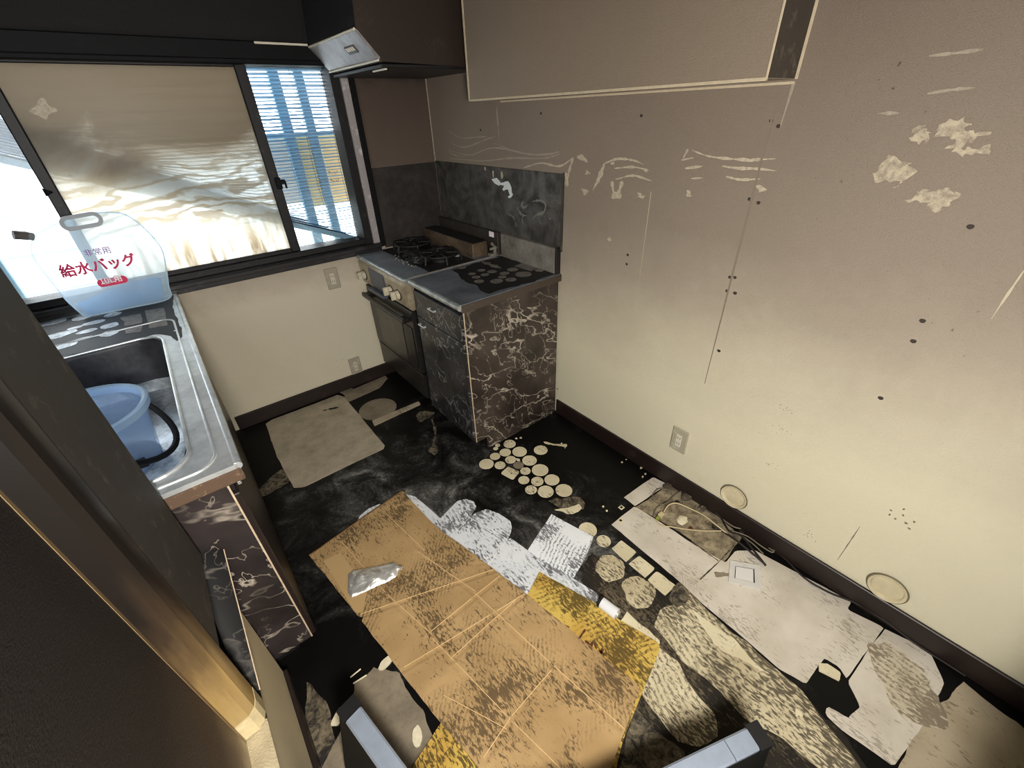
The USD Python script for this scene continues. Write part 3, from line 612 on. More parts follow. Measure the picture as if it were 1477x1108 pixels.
patch(ribbon([(-0.578,-0.638), (-0.626,-0.758), (-0.694,-0.847)], .012, 3), 'half_clean', .0006, 0)
obj('smear', slab(wob(ribbon([(-1.024,-0.139), (-0.979,-0.151), (-0.942,-0.165)], .02, 2), .004, .006, 3, 60), .0016, .0024), 'tar', floor, smooth=False)
for i, c in enumerate([(-0.379,-1.090,0.032), (-0.378,-1.169,0.037), (-0.436,-1.126,0.029), (-0.492,-1.115,0.026), (-0.557,-1.131,0.036), (-0.512,-1.182,0.027), (-0.449,-1.185,0.027), (-0.444,-1.240,0.025), (-0.382,-1.250,0.036), (-0.290,-1.230,0.035), (-0.444,-1.292,0.025), (-0.387,-1.333,0.040), (-0.488,-1.332,0.026), (-0.446,-1.379,0.029), (-0.388,-1.416,0.035), (-0.502,-1.399,0.027), (-0.459,-1.450,0.036), (-0.392,-1.498,0.038), (-0.432,-1.057,0.013), (-0.455,-1.071,0.013), (-0.326,-1.079,0.007), (-0.305,-1.091,0.007)]):
    disc(c, 'bare_cream' if i != 7 else 'bare_dim')
patch(Polygon([(-0.488,-1.215), (-0.468,-1.278), (-0.527,-1.299), (-0.544,-1.226)]), 'bare_cream', .0007, .001, 9)
patch(Polygon([(-0.235,-1.191), (-0.224,-1.201), (-0.207,-1.241), (-0.186,-1.261), (-0.159,-1.285), (-0.172,-1.299), (-0.182,-1.294), (-0.199,-1.267), (-0.219,-1.242), (-0.241,-1.207)]), 'bare_cream', .0007, .001, 10)
patch(ribbon([(-0.423,-1.195), (-0.420,-1.223)], .012, 3), 'bare_cream', .0010, 0)
patch(Polygon([(-0.484,-1.502), (-0.448,-1.510), (-0.437,-1.531), (-0.399,-1.544), (-0.366,-1.569), (-0.369,-1.608), (-0.401,-1.626), (-0.447,-1.616), (-0.474,-1.600), (-0.481,-1.557)]), 'half_clean', .0006, .006, 11)
patch(Polygon([(-0.495,-1.546), (-0.461,-1.574), (-0.402,-1.603), (-0.402,-1.625), (-0.448,-1.616), (-0.475,-1.600)]), 'bare_cream', .0008, .008, 12)
for c in [(-0.469,-1.713,0.037), (-0.461,-1.790,0.028)]: disc(c, 'bare_cream')
patch(Polygon([(-0.464,-1.832), (-0.406,-1.830), (-0.402,-1.905), (-0.468,-1.905)]), 'bare_cream', .0007, .002, 13)
patch(Polygon([(-0.467,-1.916), (-0.408,-1.921), (-0.408,-1.991), (-0.466,-1.992)]), 'bare_cream', .0007, .0015, 14)
patch(Polygon([(-0.468,-2.002), (-0.411,-2.001), (-0.407,-2.080), (-0.472,-2.075)]), 'bare_cream', .0007, .002, 15)
patch(blob((-0.531,-1.885), .058, .050, .2, .15, 40, 12), 'bare_tread', .0007, .004, 16)
patch(blob((-0.526,-2.010), .060, .054, .2, .12, 40, 14), 'bare_tread', .0008, .004, 17)
patch(blob((-0.432,-2.101), .045, .03, .4, .3, 40, 16), 'half_clean', .0011, .006, 18)
patch(Polygon([(-0.222,-1.699), (-0.022,-1.707), (-0.012,-1.778), (-0.224,-1.760)]), 'bare_white', .0008, .001, 19)
patch(Polygon([(-0.230,-1.764), (-0.014,-1.782), (0.012,-1.890), (-0.010,-2.029), (-0.033,-2.133), (-0.104,-2.131), (-0.194,-2.141), (-0.199,-1.989), (-0.216,-1.839)]), 'ash_bed', .0007, .004, 20)
B1 = Polygon([(-0.376,-1.758), (-0.227,-1.762), (-0.215,-1.872), (-0.207,-2.024), (-0.190,-2.144), (-0.115,-2.142), (-0.055,-2.192), (-0.009,-2.493), (-0.049,-2.494), (-0.027,-2.589), (-0.282,-2.568), (-0.263,-2.540), (-0.271,-2.504), (-0.388,-2.497), (-0.406,-2.434), (-0.400,-2.317), (-0.397,-2.174), (-0.386,-2.098)])
patch(B1, 'bare_white', .0016, .0018, 21)
B2 = Polygon([(-0.028,-2.591), (-0.002,-2.697), (-0.079,-2.748), (-0.175,-2.742), (-0.234,-2.739), (-0.416,-2.716), (-0.422,-2.681), (-0.433,-2.605), (-0.425,-2.561), (-0.401,-2.555), (-0.386,-2.605), (-0.335,-2.614), (-0.288,-2.570)])
patch(B2, 'bare_tread', .0013, .002, 22) if False else patch(B2, 'bare_white', .0013, .002, 22)
patch(blob((-0.165,-2.677), .10, .07, .5, .25, 40, 31), 'bare_scuffed', .0017, .012, 23)
patch(wob(Polygon([(-0.549,-1.794), (-0.496,-1.934), (-0.447,-2.063), (-0.414,-2.124), (-0.440,-2.311), (-0.422,-2.542), (-0.465,-2.685), (-0.775,-2.629), (-1.077,-2.382), (-0.908,-2.224), (-0.624,-2.158), (-0.655,-2.016), (-0.662,-1.848)]), .01), 'floor_scuffed', .0004, .008, 40)
C1 = Polygon([(-0.396,-2.113), (-0.403,-2.185), (-0.407,-2.316), (-0.413,-2.433), (-0.419,-2.501), (-0.450,-2.561), (-0.458,-2.614), (-0.485,-2.669), (-0.558,-2.639), (-0.576,-2.497), (-0.603,-2.435), (-0.599,-2.352), (-0.610,-2.235), (-0.587,-2.118), (-0.529,-2.092), (-0.463,-2.115)])
patch(C1, 'bare_tread', .0009, .005, 24)
patch(Polygon([(-0.440,-2.166), (-0.430,-2.306), (-0.446,-2.420), (-0.465,-2.367), (-0.490,-2.269)]), 'bare_cream', .0012, .006, 25)
patch(Polygon([(-0.614,-2.027), (-0.614,-2.124), (-0.611,-2.154), (-0.666,-2.162), (-0.657,-2.089), (-0.663,-2.031)]), 'bare_cream', .0008, .004, 26)
patch(wob(Polygon([(-0.636,-2.161), (-0.626,-2.221), (-0.652,-2.307), (-0.658,-2.368), (-0.698,-2.397), (-0.755,-2.379), (-0.786,-2.347), (-0.793,-2.298), (-0.776,-2.205), (-0.715,-2.172)]), .004), 'bare_tread', .0010, .004, 27)
patch(Polygon([(-0.819,-2.214), (-0.822,-2.285), (-0.803,-2.358), (-0.850,-2.417), (-1.126,-2.342), (-0.965,-2.271)]), 'half_clean', .0006, .008, 28)
patch(Polygon([(-0.037,-2.783), (-0.054,-2.908), (-0.193,-3.018), (-0.515,-2.755), (-0.418,-2.716), (-0.190,-2.745)]), 'bare_beige', .0008, .006, 29)
patch(Polygon([(-1.355,-1.633), (-1.303,-1.697), (-1.296,-1.797), (-1.298,-1.902), (-1.392,-1.938), (-1.614,-1.958), (-1.616,-1.806), (-1.474,-1.716), (-1.414,-1.641)]), 'bare_dim', .0006, .005, 30)
patch(Polygon([(-1.537,-1.539), (-1.503,-1.626), (-1.519,-1.834), (-1.602,-1.817)]), 'half_clean', .0005, .005, 31)
for i, (c, r) in enumerate([((-0.476,-2.513), .012), ((-0.176,-1.263), .006), ((-0.185,-1.298), .004), ((-0.014,-1.636), .008), ((-0.033,-1.673), .006), ((-0.058,-1.676), .006), ((-0.053,-1.552), .006), ((-0.023,-1.553), .004)]):
    patch(blob(c, r, r * .7, .4, .3, 14, i), 'bare_cream', .0009, 0)

# ------------------------------------------------------------------ sheets laid on the floor
def tri(d, w):
    return np.maximum(0, 1 - np.abs(d) / w)
def seg_d(q, a, b):
    a, b = np.array(a), np.array(b); ab = b - a; t = np.clip(((q - a) @ ab) / (ab @ ab), 0, 1)
    return np.linalg.norm(q - (a + t[:, None] * ab), axis=1)
wc = thing('flattened_carton', 'flattened white carton with boot prints half under the cardboard', 'carton')
CP = Polygon([(-0.956,-1.039), (-0.949,-1.053), (-0.925,-1.089), (-0.911,-1.179), (-0.900,-1.271), (-0.794,-1.238), (-0.759,-1.251), (-0.740,-1.289), (-0.749,-1.322), (-0.801,-1.348), (-0.771,-1.344), (-0.721,-1.358), (-0.695,-1.414), (-0.683,-1.477), (-0.697,-1.503), (-0.720,-1.524), (-0.748,-1.538), (-0.734,-1.541), (-0.719,-1.628), (-0.700,-1.696), (-0.668,-1.828), (-0.646,-1.912), (-0.650,-1.934), (-0.678,-1.945), (-0.762,-1.906), (-0.840,-1.775), (-0.964,-1.408), (-1.073,-1.182)])
cr = [((-0.916,-1.379), (-0.802,-1.349)), ((-0.802,-1.349), (-0.748,-1.538)), ((-0.868,-1.578), (-0.748,-1.538)), ((-0.813,-1.655), (-0.719,-1.628)), ((-0.900,-1.271), (-0.911,-1.375))]
obj('sheet', relief(CP, .0018, .0014, lambda q: sum(-.0012 * tri(seg_d(q, a, b), .006) for a, b in cr) + .0012 * fb(np.column_stack([q * 14, np.zeros(len(q))])), .009), 'white_card', wc)
for a, b in cr[:3]:
    obj('crease', tube([(*a, .0034), (*b, .0034)], .0009, 5), 'fold_white', wc)
SL = Polygon([(-1.106,-1.057), (-1.150,-1.086), (-1.193,-1.071), (-1.211,-1.101), (-1.073,-1.182)])
obj('flap', relief(Polygon([(-1.183,-1.058), (-1.160,-1.033), (-1.116,-1.019), (-1.061,-1.026), (-1.088,-1.103), (-1.162,-1.116)]), .0018, .001, lambda q: 0 * q[:, 0], .01), 'white_card', wc)
wp = thing('printed_paper', 'sheet of white paper with a dark boot print beside the bare round marks', 'paper')
PP = Polygon([(-0.530,-1.563), (-0.481,-1.754), (-0.522,-1.774), (-0.588,-1.802), (-0.669,-1.827), (-0.686,-1.766), (-0.706,-1.703), (-0.721,-1.630)])
obj('sheet', relief(PP, .0045, .0006, lambda q: .003 * np.abs(fb(np.column_stack([q * 9, np.zeros(len(q))]))) + .0015, .009), 'white_paper', wp)
ys = thing('yellow_board', 'yellow cardboard sheet with brown pen marks lying under the large brown cardboard', 'cardboard')
YP = Polygon([(-0.746,-1.727), (-0.680,-1.937), (-0.659,-2.034), (-0.622,-2.156), (-0.633,-2.169), (-0.761,-2.204), (-0.903,-2.241), (-0.988,-2.278), (-1.365,-1.963), (-1.384,-1.930), (-1.266,-1.892), (-1.107,-1.883)])
obj('sheet', relief(wob(YP, .001), .0052, .0022, lambda q: .0025 * fb(np.column_stack([q * 10, np.zeros(len(q))])), .012), 'yellow_sheet', ys)
for i, s in enumerate([[(-0.816,-1.921), (-0.810,-1.941)], [(-0.804,-1.985), (-0.771,-1.979)], [(-0.797,-2.003), (-0.796,-2.020)], [(-0.795,-2.025), (-0.779,-2.022), (-0.788,-2.042)], [(-0.789,-2.060), (-0.773,-2.055)], [(-0.782,-2.071), (-0.785,-2.050)], [(-0.818,-1.904), (-0.818,-1.916)]]):
    obj('pen_mark', slab(ribbon(s, .006, i, False), .0072, .0088), 'marker_brown', ys, smooth=False)
cb = thing('cardboard_sheet', 'large brown cardboard sheet with folds and dirty boot prints', 'cardboard')
KP = Polygon([(-1.389,-1.095), (-0.956,-1.026), (-0.941,-1.299), (-0.887,-1.532), (-0.843,-1.757), (-0.814,-1.923), (-0.787,-2.095), (-0.770,-2.198), (-0.908,-2.238), (-0.981,-2.261), (-1.214,-2.298), (-1.242,-2.039), (-1.269,-1.893), (-1.298,-1.701), (-1.331,-1.475), (-1.316,-1.470), (-1.333,-1.456)])
FL = [((-1.334,-1.458), (-0.868,-1.623)), ((-1.296,-1.707), (-0.754,-1.781)), ((-1.184,-1.668), (-0.806,-1.654)), ((-1.277,-1.115), (-1.231,-1.445)), ((-1.231,-1.445), (-1.177,-1.668)), ((-1.184,-1.668), (-1.121,-2.018)), ((-1.121,-2.018), (-1.077,-2.230)), ((-1.063,-1.359), (-0.980,-1.649)), ((-0.989,-1.635), (-0.935,-1.990)), ((-0.935,-1.990), (-0.893,-2.236)), ((-1.166,-1.780), (-0.864,-1.763)), ((-1.108,-2.018), (-0.933,-2.004)), ((-1.222,-2.042), (-1.108,-2.018)), ((-1.126,-2.024), (-1.224,-1.834)), ((-1.077,-1.104), (-1.038,-1.380))]
FL = [f for f in FL]
def kard(q):
    h = .0018 * fb(np.column_stack([q * 7, np.zeros(len(q))])) + .0006 * fb(np.column_stack([q * 45, np.zeros(len(q))]))
    for k, (a, b) in enumerate(FL):
        d = seg_d(q, a, b); h = h - (.0030 if k % 2 == 0 else .0024) * tri(d, .006) + .0014 * tri(d - .010, .006)
    return h
obj('sheet', relief(wob(KP, .0012, .015), .0072, .0045, kard, .0065), 'cardboard', cb)
obj('tape', relief(Polygon([(-1.354,-1.161), (-1.290,-1.166), (-1.266,-1.381), (-1.316,-1.451), (-1.335,-1.442)]), .0122, .0004, lambda q: .0005 + kard(q), .01), 'tape_clear', cb, label='strip of clear parcel tape')
for k, (a, b) in enumerate(FL):
    a, b = np.array(a), np.array(b); d = (b - a) / np.linalg.norm(b - a); nn = np.array([-d[1], d[0]])
    L = [a + (b - a) * t + nn * .008 for t in np.linspace(.02, .98, 26)]; hz_ = kard(np.array(L)); keep = [(x, y, .0072 + .0045 + h) for (x, y), h in zip(L, hz_) if KP.contains(Point(x, y))]
    if len(keep) > 3: obj('fold_line', tube(keep, .0011, 5), 'fold_tan', cb)
obj('edge_lining', tube([(*(-1.385,-1.099), .0105), (*(-1.185,-1.064), .0105), (*(-0.963,-1.032), .0105)], .0035, 6), 'cardboard_dark', cb)
# foil pouch on the cardboard
fp = thing('foil_pouch', 'crumpled silver foil pouch lying on the cardboard', 'pouch')
FP = np.array([(-1.302,-1.280), (-1.282,-1.275), (-1.204,-1.318), (-1.141,-1.348), (-1.139,-1.380), (-1.162,-1.405), (-1.196,-1.405), (-1.231,-1.397), (-1.327,-1.377), (-1.329,-1.349)])
def foilh(q):
    P = Polygon(FP); d = np.array([P.exterior.distance(Point(*x)) for x in q])
    return .016 * np.clip(d / .035, 0, 1) ** .6 + .010 * fb(np.column_stack([q * 30, np.zeros(len(q))])) * np.clip(d / .02, 0, 1)
obj('pouch', relief(Polygon(FP), .0135, .0015, foilh, .006), 'foil', fp, smooth=60)
obj('spout', cyl((*(-1.151,-1.370), .018), (*(-1.136,-1.391), .020), .007, 14), 'foil', fp)
# white tube with a dark band at the end of the yellow sheet
tb = thing('plastic_tube', 'short white plastic tube with a dark ring beside the yellow board', 'tube')
a, b = np.array([*(-0.668,-1.952), .02]), np.array([*(-0.658,-2.016), .02]); d = b - a
obj('body', cyl(a, b, .019, 22), 'white_plastic', tb); obj('ring', cyl(a - d * .03, a + d * .08, .0198, 22), 'rubber_black', tb); obj('cap', cyl(a + d * .72, b + d * .1, .0165, 22, .0145), 'foil', tb)

# ------------------------------------------------------------------ debris along the right wall
def cord(name, pts, r, m, label, z=.006):
    p = np.array([(x, y, z + .004 * (k % 3)) for k, (x, y) in enumerate(pts)])
    return obj(name, tube(spline(p, 7), r, 7), m, label=label, cat='cable', smooth=True)
cord('dark_cable', [(-0.095,-2.246), (-0.066,-2.182), (-0.045,-2.127), (-0.051,-2.084), (-0.018,-2.031), (-0.013,-2.001)], .004, 'cord_black', 'dark cord ending in the point nearest the square frame', .008)
cord('dark_cable', [(-0.093,-2.242), (-0.086,-2.183), (-0.081,-2.121), (-0.075,-2.063), (-0.081,-2.028)], .004, 'cord_black', 'dark cord lying left of the tangled cables', .010)
cord('cream_cable', [(-0.170,-1.863), (-0.128,-1.856), (-0.094,-1.874), (-0.068,-1.931), (-0.063,-1.984), (-0.074,-2.044), (-0.074,-2.096)], .0032, 'cord_tan', 'cream cord arching across the ashes to the dark cords', .012)
cord('cream_cable', [(-0.223,-1.860), (-0.234,-1.894), (-0.209,-1.930), (-0.167,-1.973), (-0.126,-2.021), (-0.080,-2.065)], .0026, 'cord_tan', 'cream cord looping low in front of the ashes', .006)
cord('grey_cable', [(-0.213,-1.844), (-0.171,-1.830), (-0.114,-1.842), (-0.036,-1.836), (0.005,-1.856), (0.018,-1.898), (0.009,-1.947), (-0.010,-2.004), (-0.007,-2.047)], .0026, 'cord_grey', 'grey cord curving round the ash heap by the baseboard', .006)
cord('grey_cable', [(-0.015,-2.034), (-0.019,-2.088), (0.002,-2.132), (-0.003,-2.187), (-0.014,-2.238)], .0034, 'cord_grey', 'grey cord against the baseboard in the cable tangle', .006)
cord('grey_cable', [(-0.045,-2.089), (-0.027,-2.142), (-0.034,-2.197), (-0.024,-2.235), (-0.011,-2.237)], .003, 'cord_grey', 'grey cord in the middle of the cable tangle', .010)
cord('grey_cable', [(-0.034,-2.130), (-0.041,-2.173), (-0.058,-2.218)], .003, 'cord_grey', 'short grey cord end beside the dark cords', .006)
cord('grey_cable', [(-0.117,-1.771), (-0.148,-1.798), (-0.137,-1.837), (-0.072,-1.840), (-0.047,-1.807), (-0.076,-1.774), (-0.117,-1.771)], .0022, 'cord_grey', 'thin round loop of cord at the far end of the ashes', .006)
tm = thing('cable_terminal', 'small cream and green terminal at the end of the cords', 'connector')
c = (-0.189,-1.864); c2 = (-0.213,-1.865)
obj('body', box(c[0] - .012, c[0] + .012, c[1] - .010, c[1] + .010, .004, .020, .003), 'cord_tan', tm); obj('tip', box(c2[0] - .008, c2[0] + .008, c2[1] - .007, c2[1] + .007, .003, .016, .002), 'terminal_green', tm)
def chunk(c, r, m, seed, label, cat, h=.5, name='ash_lump', group=None):
    s = trimesh.creation.icosphere(2, 1.0); v = s.vertices; s.vertices = v * (1 + .5 * fb(v * 1.8 + seed * 5.1))[:, None] * [r, r * .75, r * h]
    s.apply_translation([c[0], c[1], -s.vertices[:, 2].min() + .001]); return obj(name, s, m, label=label, cat=cat, group=group)
chunk((-0.026,-1.785), .022, 'ash_grey', 1, 'pale ash lump at the far end of the debris by the baseboard', 'ash', .3)
chunk((-0.027,-1.953), .020, 'ash_grey', 2, 'ash lump against the baseboard under the round lid', 'ash', .3)
chunk((-0.147,-1.935), .026, 'chip_white', 3, 'white crumpled scrap in the middle of the debris', 'scrap', .25, 'paper_scrap')
chunk((-0.020,-1.877), .028, 'ash_grey', 4, 'flat ash heap inside the grey cord curve', 'ash', .3)
chunk((-0.019,-2.117), .012, 'cord_black', 5, 'black clot in the cable tangle by the baseboard', 'scrap', .6, 'black_scrap')
chunk((-0.075,-1.864), .010, 'cord_black', 6, 'black flake at the edge of the ash heap', 'scrap', .4, 'black_scrap')
chunk((-0.076,-2.035), .009, 'cord_black', 7, 'black flake left of the dark cord', 'scrap', .4, 'black_scrap')
obj('rust_mark', slab(blob((-0.147,-1.979), .008, .010, 0, .3, 14), .0015, .003), 'marker_brown', floor, smooth=False)
obj('smear', slab(blob((-0.241,-2.163), .010, .03, .9, .3, 20), .0016, .0022), 'bare_dim', floor, smooth=False)
obj('joint', slab(ribbon([(-0.323,-2.121), (-0.207,-2.127), (-0.095,-2.128)], .004, 3, False), .0015, .0021), 'half_clean', floor, smooth=False)
obj('joint', slab(ribbon([(-0.201,-2.013), (-0.203,-2.066), (-0.203,-2.124)], .005, 4, False), .0015, .0021), 'half_clean', floor, smooth=False)
fr = thing('switch_frame', 'grey square switch plate frame lying on the pale floor patch', 'frame')
q = [np.array(p) for p in ((-0.175,-2.156), (-0.116,-2.231), (-0.199,-2.273), (-0.252,-2.191))]
inn = [sum(q) / 4 + (p - sum(q) / 4) * .68 for p in q]
ring = Polygon(q).buffer(.003).difference(Polygon(inn))
obj('rim', slab(ring, .0018, .0105), 'plate_grey', fr, smooth=False); obj('gap', slab(Polygon(inn).buffer(.002), .0018, .0032), 'slot', fr, smooth=False); obj('insert', slab(Polygon(inn).buffer(-.0035), .0032, .0062), 'plate_inner', fr, smooth=False)
cord('dark_cable', [(0.004,-2.222), (-0.018,-2.289), (-0.046,-2.360), (-0.032,-2.432), (-0.011,-2.501), (-0.011,-2.585), (-0.014,-2.666), (-0.018,-2.780)], .0034, 'cord_black', 'long thin dark cable running beside the right baseboard', .005)
bp = thing('cream_chip', 'cream chip in the black square gap of the pale floor', 'chip')
obj('chip', slab(wob(Polygon([(-0.300,-2.497), (-0.282,-2.515), (-0.279,-2.551), (-0.308,-2.556), (-0.323,-2.506)]), .001, .008), .0004, .004), 'bare_cream', bp, smooth=False)
for i, (c, a, l) in enumerate([((-1.488,-1.693), .6, 'white oval chip beside the left ladder foot'), ((-1.324,-1.648), .2, 'white half-round chip touching the left edge of the cardboard'), ((-1.335,-1.878), 1.1, 'white half-round chip near the bottom corner of the cardboard')]):
    obj('white_chip', slab(blob(c, .024, .013, a, .12, 24, i), .0008, .006), 'chip_white', label=l, cat='chip', group=None)
for i, (a, b, l) in enumerate([((-1.424,-1.616), (-1.390,-1.614), 'pale splinter on the black floor left of the cardboard, upper one'), ((-1.424,-1.638), (-1.383,-1.642), 'pale splinter on the black floor left of the cardboard, lower one')]):
    obj('splinter', tube([(*a, .004), (*b, .004)], .0025, 6), 'chip_white', label=l, cat='splinter')
for i, (c, l) in enumerate([((-0.333,-1.676), 'upper white bead on the black floor by the pale patch'), ((-0.339,-1.701), 'lower white bead on the black floor by the pale patch')]):
    s = trimesh.creation.icosphere(2, .005); s.apply_translation([c[0], c[1], .0055]); obj('white_bead', s, 'chip_white', label=l, cat='bead')
for i, (c, l) in enumerate([((-0.277,-1.729), 'small square white tile by the beads'), ((-0.334,-1.771), 'small black-edged square tile on the corner of the pale patch')]):
    t = thing('small_tile', l, 'tile')
    obj('tile', box(c[0] - .011, c[0] + .011, c[1] - .010, c[1] + .010, .0022, .0052, .001), 'bare_cream', t); obj('hole', box(c[0] - .005, c[0] + .005, c[1] - .005, c[1] + .005, .0052, .0056), 'rubber_black', t)

# round lids leaning on the baseboard
def lid(y, z, r, label):
    t = thing('round_lid', label, 'lid')
    prof = [(0, .003), (r * .70, .003), (r * .78, .0015), (r * .84, .008), (r * .97, .010), (r, .006), (r, 0), (0, 0)]
    m = lathe(prof, 40); m.vertices = np.column_stack([-m.vertices[:, 2] - .0015, m.vertices[:, 0] + y, m.vertices[:, 1] + z]); m.fix_normals()
    obj('dish', m, 'vent_lid', t)
    ang = np.linspace(0, 2 * np.pi, 41)[:-1]; P = np.column_stack([np.full(40, -.006), y + r * 1.0 * np.cos(ang), z + r * np.sin(ang)])
    obj('rim', tube(np.vstack([P, P[:1]]), .0034, 6, False), 'lid_rim', t)
lid(-2.045, .139, .050, 'round glass-like lid on the right wall nearer the outlet'); lid(-2.541, .139, .050, 'round glass-like lid on the right wall nearer the camera')

# outlets
def outlet(label, u, v, wall, plate, ins, w=.070, h=.116):
    t = thing('wall_outlet', label, 'outlet'); f = on_right if wall == 'right' else on_back
    def P(x0, x1, z0, z1, w0, w1, r=0): return f(box(u + x0, u + x1, v + z0, v + z1, w0, w1, r))
    obj('plate', P(-w / 2, w / 2, -h / 2, h / 2, 0, .009, .003), plate, t)
    obj('insert', P(-.012, .012, -.030, .030, .009, .0105, .0008), ins, t)
    for s in (-1, 1):
        for k in (-1, 1):
            obj('slot', P(k * .005 - .0012, k * .005 + .0012, s * .014 - .0045, s * .014 + .0045, .0105, .0109), 'slot', t)
outlet('cream wall outlet low on the right wall', -1.779, .258, 'right', 'outlet_plate', 'outlet_insert')
outlet('upper greyish outlet on the window wall just below the sill', -.737, .697, 'back', 'outlet_sooty', 'outlet_sooty_insert')
outlet('lower outlet on the window wall just above the baseboard', -.741, .136, 'back', 'outlet_sooty', 'outlet_sooty_insert')

# ------------------------------------------------------------------ splash panels
sp = thing('splash_panel', 'smoke-dulled steel splash panel on the right wall behind the counter', 'panel')
obj('sheet', box(-.006, 0, -1.045, -.006, .914, 1.218, .001), 'splash_steel', sp)
obj('edge', box(-.010, 0, -1.052, -1.045, .90, 1.222, .001), 'upstand_soot', sp)
def smark(poly, m, th=.0008): marks[0] += 1; return obj('soot_print', on_right(slab(poly, .006, .006 + th + marks[0] * 3e-6)), m, sp, smooth=False)
for i, (c, a, b, g) in enumerate([((-0.563,1.187), .006, .014, 0), ((-0.635,1.186), .009, .016, 0), ((-0.498,1.205), .006, .008, 0)]): smark(blob(c, a, b, g, .2, 20, i), 'pale_scrape')
smark(wob(Polygon([(-0.550,1.162), (-0.596,1.170), (-0.624,1.151), (-0.654,1.159), (-0.682,1.164), (-0.700,1.146), (-0.707,1.115), (-0.716,1.105), (-0.692,1.089), (-0.673,1.093), (-0.693,1.103), (-0.675,1.128), (-0.641,1.117), (-0.632,1.124), (-0.652,1.142), (-0.603,1.138), (-0.569,1.146)]), .002, .004, 1, 80), 'white_drip')
for i, w in enumerate([[(-0.788,1.086), (-0.778,1.063), (-0.801,1.060), (-0.823,1.074)], [(-0.858,1.093), (-0.916,1.102), (-0.944,1.088), (-0.932,1.055), (-0.883,1.038), (-0.857,1.013)], [(-0.742,1.053), (-0.777,1.025), (-0.813,1.024)], [(-0.777,1.013), (-0.785,0.981)], [(-0.729,0.984), (-0.733,0.962)], [(-0.663,1.015), (-0.711,1.005), (-0.720,0.989)], [(-0.891,1.034), (-0.916,1.000)], [(-0.965,1.028), (-0.984,1.041)]]):
    smark(ribbon(w, .010 if i < 3 else .006, i), 'steel_scrape')
smark(blob((-1.071,1.198), .008, .028, -.25, .2, 20, 4), 'pale_scrape')
sb = thing('splash_panel', 'dark splash panel on the window wall in the stove corner', 'panel')
obj('sheet', box(-.397, -.006, -.006, 0, .80, 1.212, .001), 'splash_dark', sb)

# ------------------------------------------------------------------ counter cabinet beside the stove
ct = thing('counter_cabinet', 'dark marbled counter cabinet with drawer standing against the right wall', 'cabinet')
Y0, Y1 = -1.045, -.620
obj('side_panel', hull([(-.545, Y0, .085), (-.545, Y0, .765), (-.014, Y0, .765), (-.014, Y0, 0.0), (-.475, Y0, 0.0), (-.475, Y0, .085), (-.545, Y0 + .018, .085), (-.545, Y0 + .018, .765), (-.014, Y0 + .018, .765), (-.014, Y0 + .018, 0)]) if False else
    (lambda m: m)(trimesh.Trimesh(*(lambda s: (np.column_stack([s.vertices[:, 0], Y0 + .018 - s.vertices[:, 2], s.vertices[:, 1]]), s.faces))(slab(Polygon([(-.545, .075), (-.545, .765), (-.014, .765), (-.014, 0), (-.475, 0), (-.475, .075)]), 0, .018)), process=False)), 'marble_side', ct)
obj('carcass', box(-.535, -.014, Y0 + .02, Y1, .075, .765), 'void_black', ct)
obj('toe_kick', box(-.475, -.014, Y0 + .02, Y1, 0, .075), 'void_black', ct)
obj('edge_band', box(-.548, -.5445, Y0 - .001, Y0 + .005, .075, .765), 'edge_band', ct)
dr = obj('drawer', box(-.556, -.536, Y0 + .008, Y1 - .002, .620, .748, .003), 'marble_front', ct)
hd = lambda yc, z: join(box(-.572, -.568, yc - .028, yc + .028, z - .004, z + .004, .002), box(-.570, -.556, yc - .026, yc - .021, z - .004, z + .004), box(-.570, -.556, yc + .021, yc + .026, z - .004, z + .004))
obj('handle', hd(-.80, .705), 'steel_bright', dr)
do = obj('door', box(-.556, -.536, Y0 + .008, Y1 - .002, .080, .614, .003), 'marble_front', ct)
obj('handle', hd(-.675, .585), 'steel_bright', do)
obj('worktop', box(-.560, 0, Y0 - .006, Y1 + .002, .768, .800, .004), 'counter_top', ct)
obj('front_lip', cyl((-.560, Y0 - .004, .787), (-.560, Y1, .787), .014, 16), 'steel_lip', ct)
obj('end_edge', box(-.556, -.002, Y0 - .009, Y0 - .005, .765, .797, .001), 'worktop_edge', ct)
obj('soot_film', slab(wob(Polygon([(-.40, -1.03), (-.02, -1.04), (-.03, -.63), (-.33, -.63), (-.38, -.78)]), .012, .02, 3), .8001, .8006), 'counter_soot', ct, smooth=False)
CL = shapely.box(-.55, -1.04, -.005, -.628)
for i, c in enumerate([(-0.319,-0.812,0.021), (-0.342,-0.869,0.024), (-0.268,-0.812,0.021), (-0.242,-0.746,0.021), (-0.217,-0.799,0.025), (-0.283,-0.922,0.031), (-0.190,-0.862,0.025), (-0.229,-0.895,0.021), (-0.224,-0.952,0.027), (-0.127,-0.845,0.029), (-0.135,-0.935,0.041), (-0.043,-0.944,0.022), (-0.305,-0.758,0.019), (-0.287,-0.642,0.023)]):
    obj('bare_print', slab(Point(c[0], c[1]).buffer(c[2] * .93, 7).intersection(CL), .8003, .8012), 'print_grey', ct, smooth=False)
obj('bare_print', slab(Polygon([(-0.031,-0.797), (-0.003,-0.906), (-0.081,-0.929), (-0.088,-0.811)]), .8003, .8012), 'print_grey', ct, smooth=False)
obj('bare_print', slab(CL.intersection(wob(ribbon([(-0.157,-0.627), (-0.156,-0.672), (-0.156,-0.733), (-0.157,-0.792)], .03, 2), .004, .008, 3, 60)), .8003, .8014), 'print_grey', ct, smooth=False)
obj('bare_print', slab(CL.intersection(Polygon([(-0.009,-0.584), (-0.004,-0.728), (-0.004,-0.964), (-0.012,-0.960), (-0.020,-0.734), (-0.010,-0.655)])), .8003, .8014), 'steel_lip', ct, smooth=False)
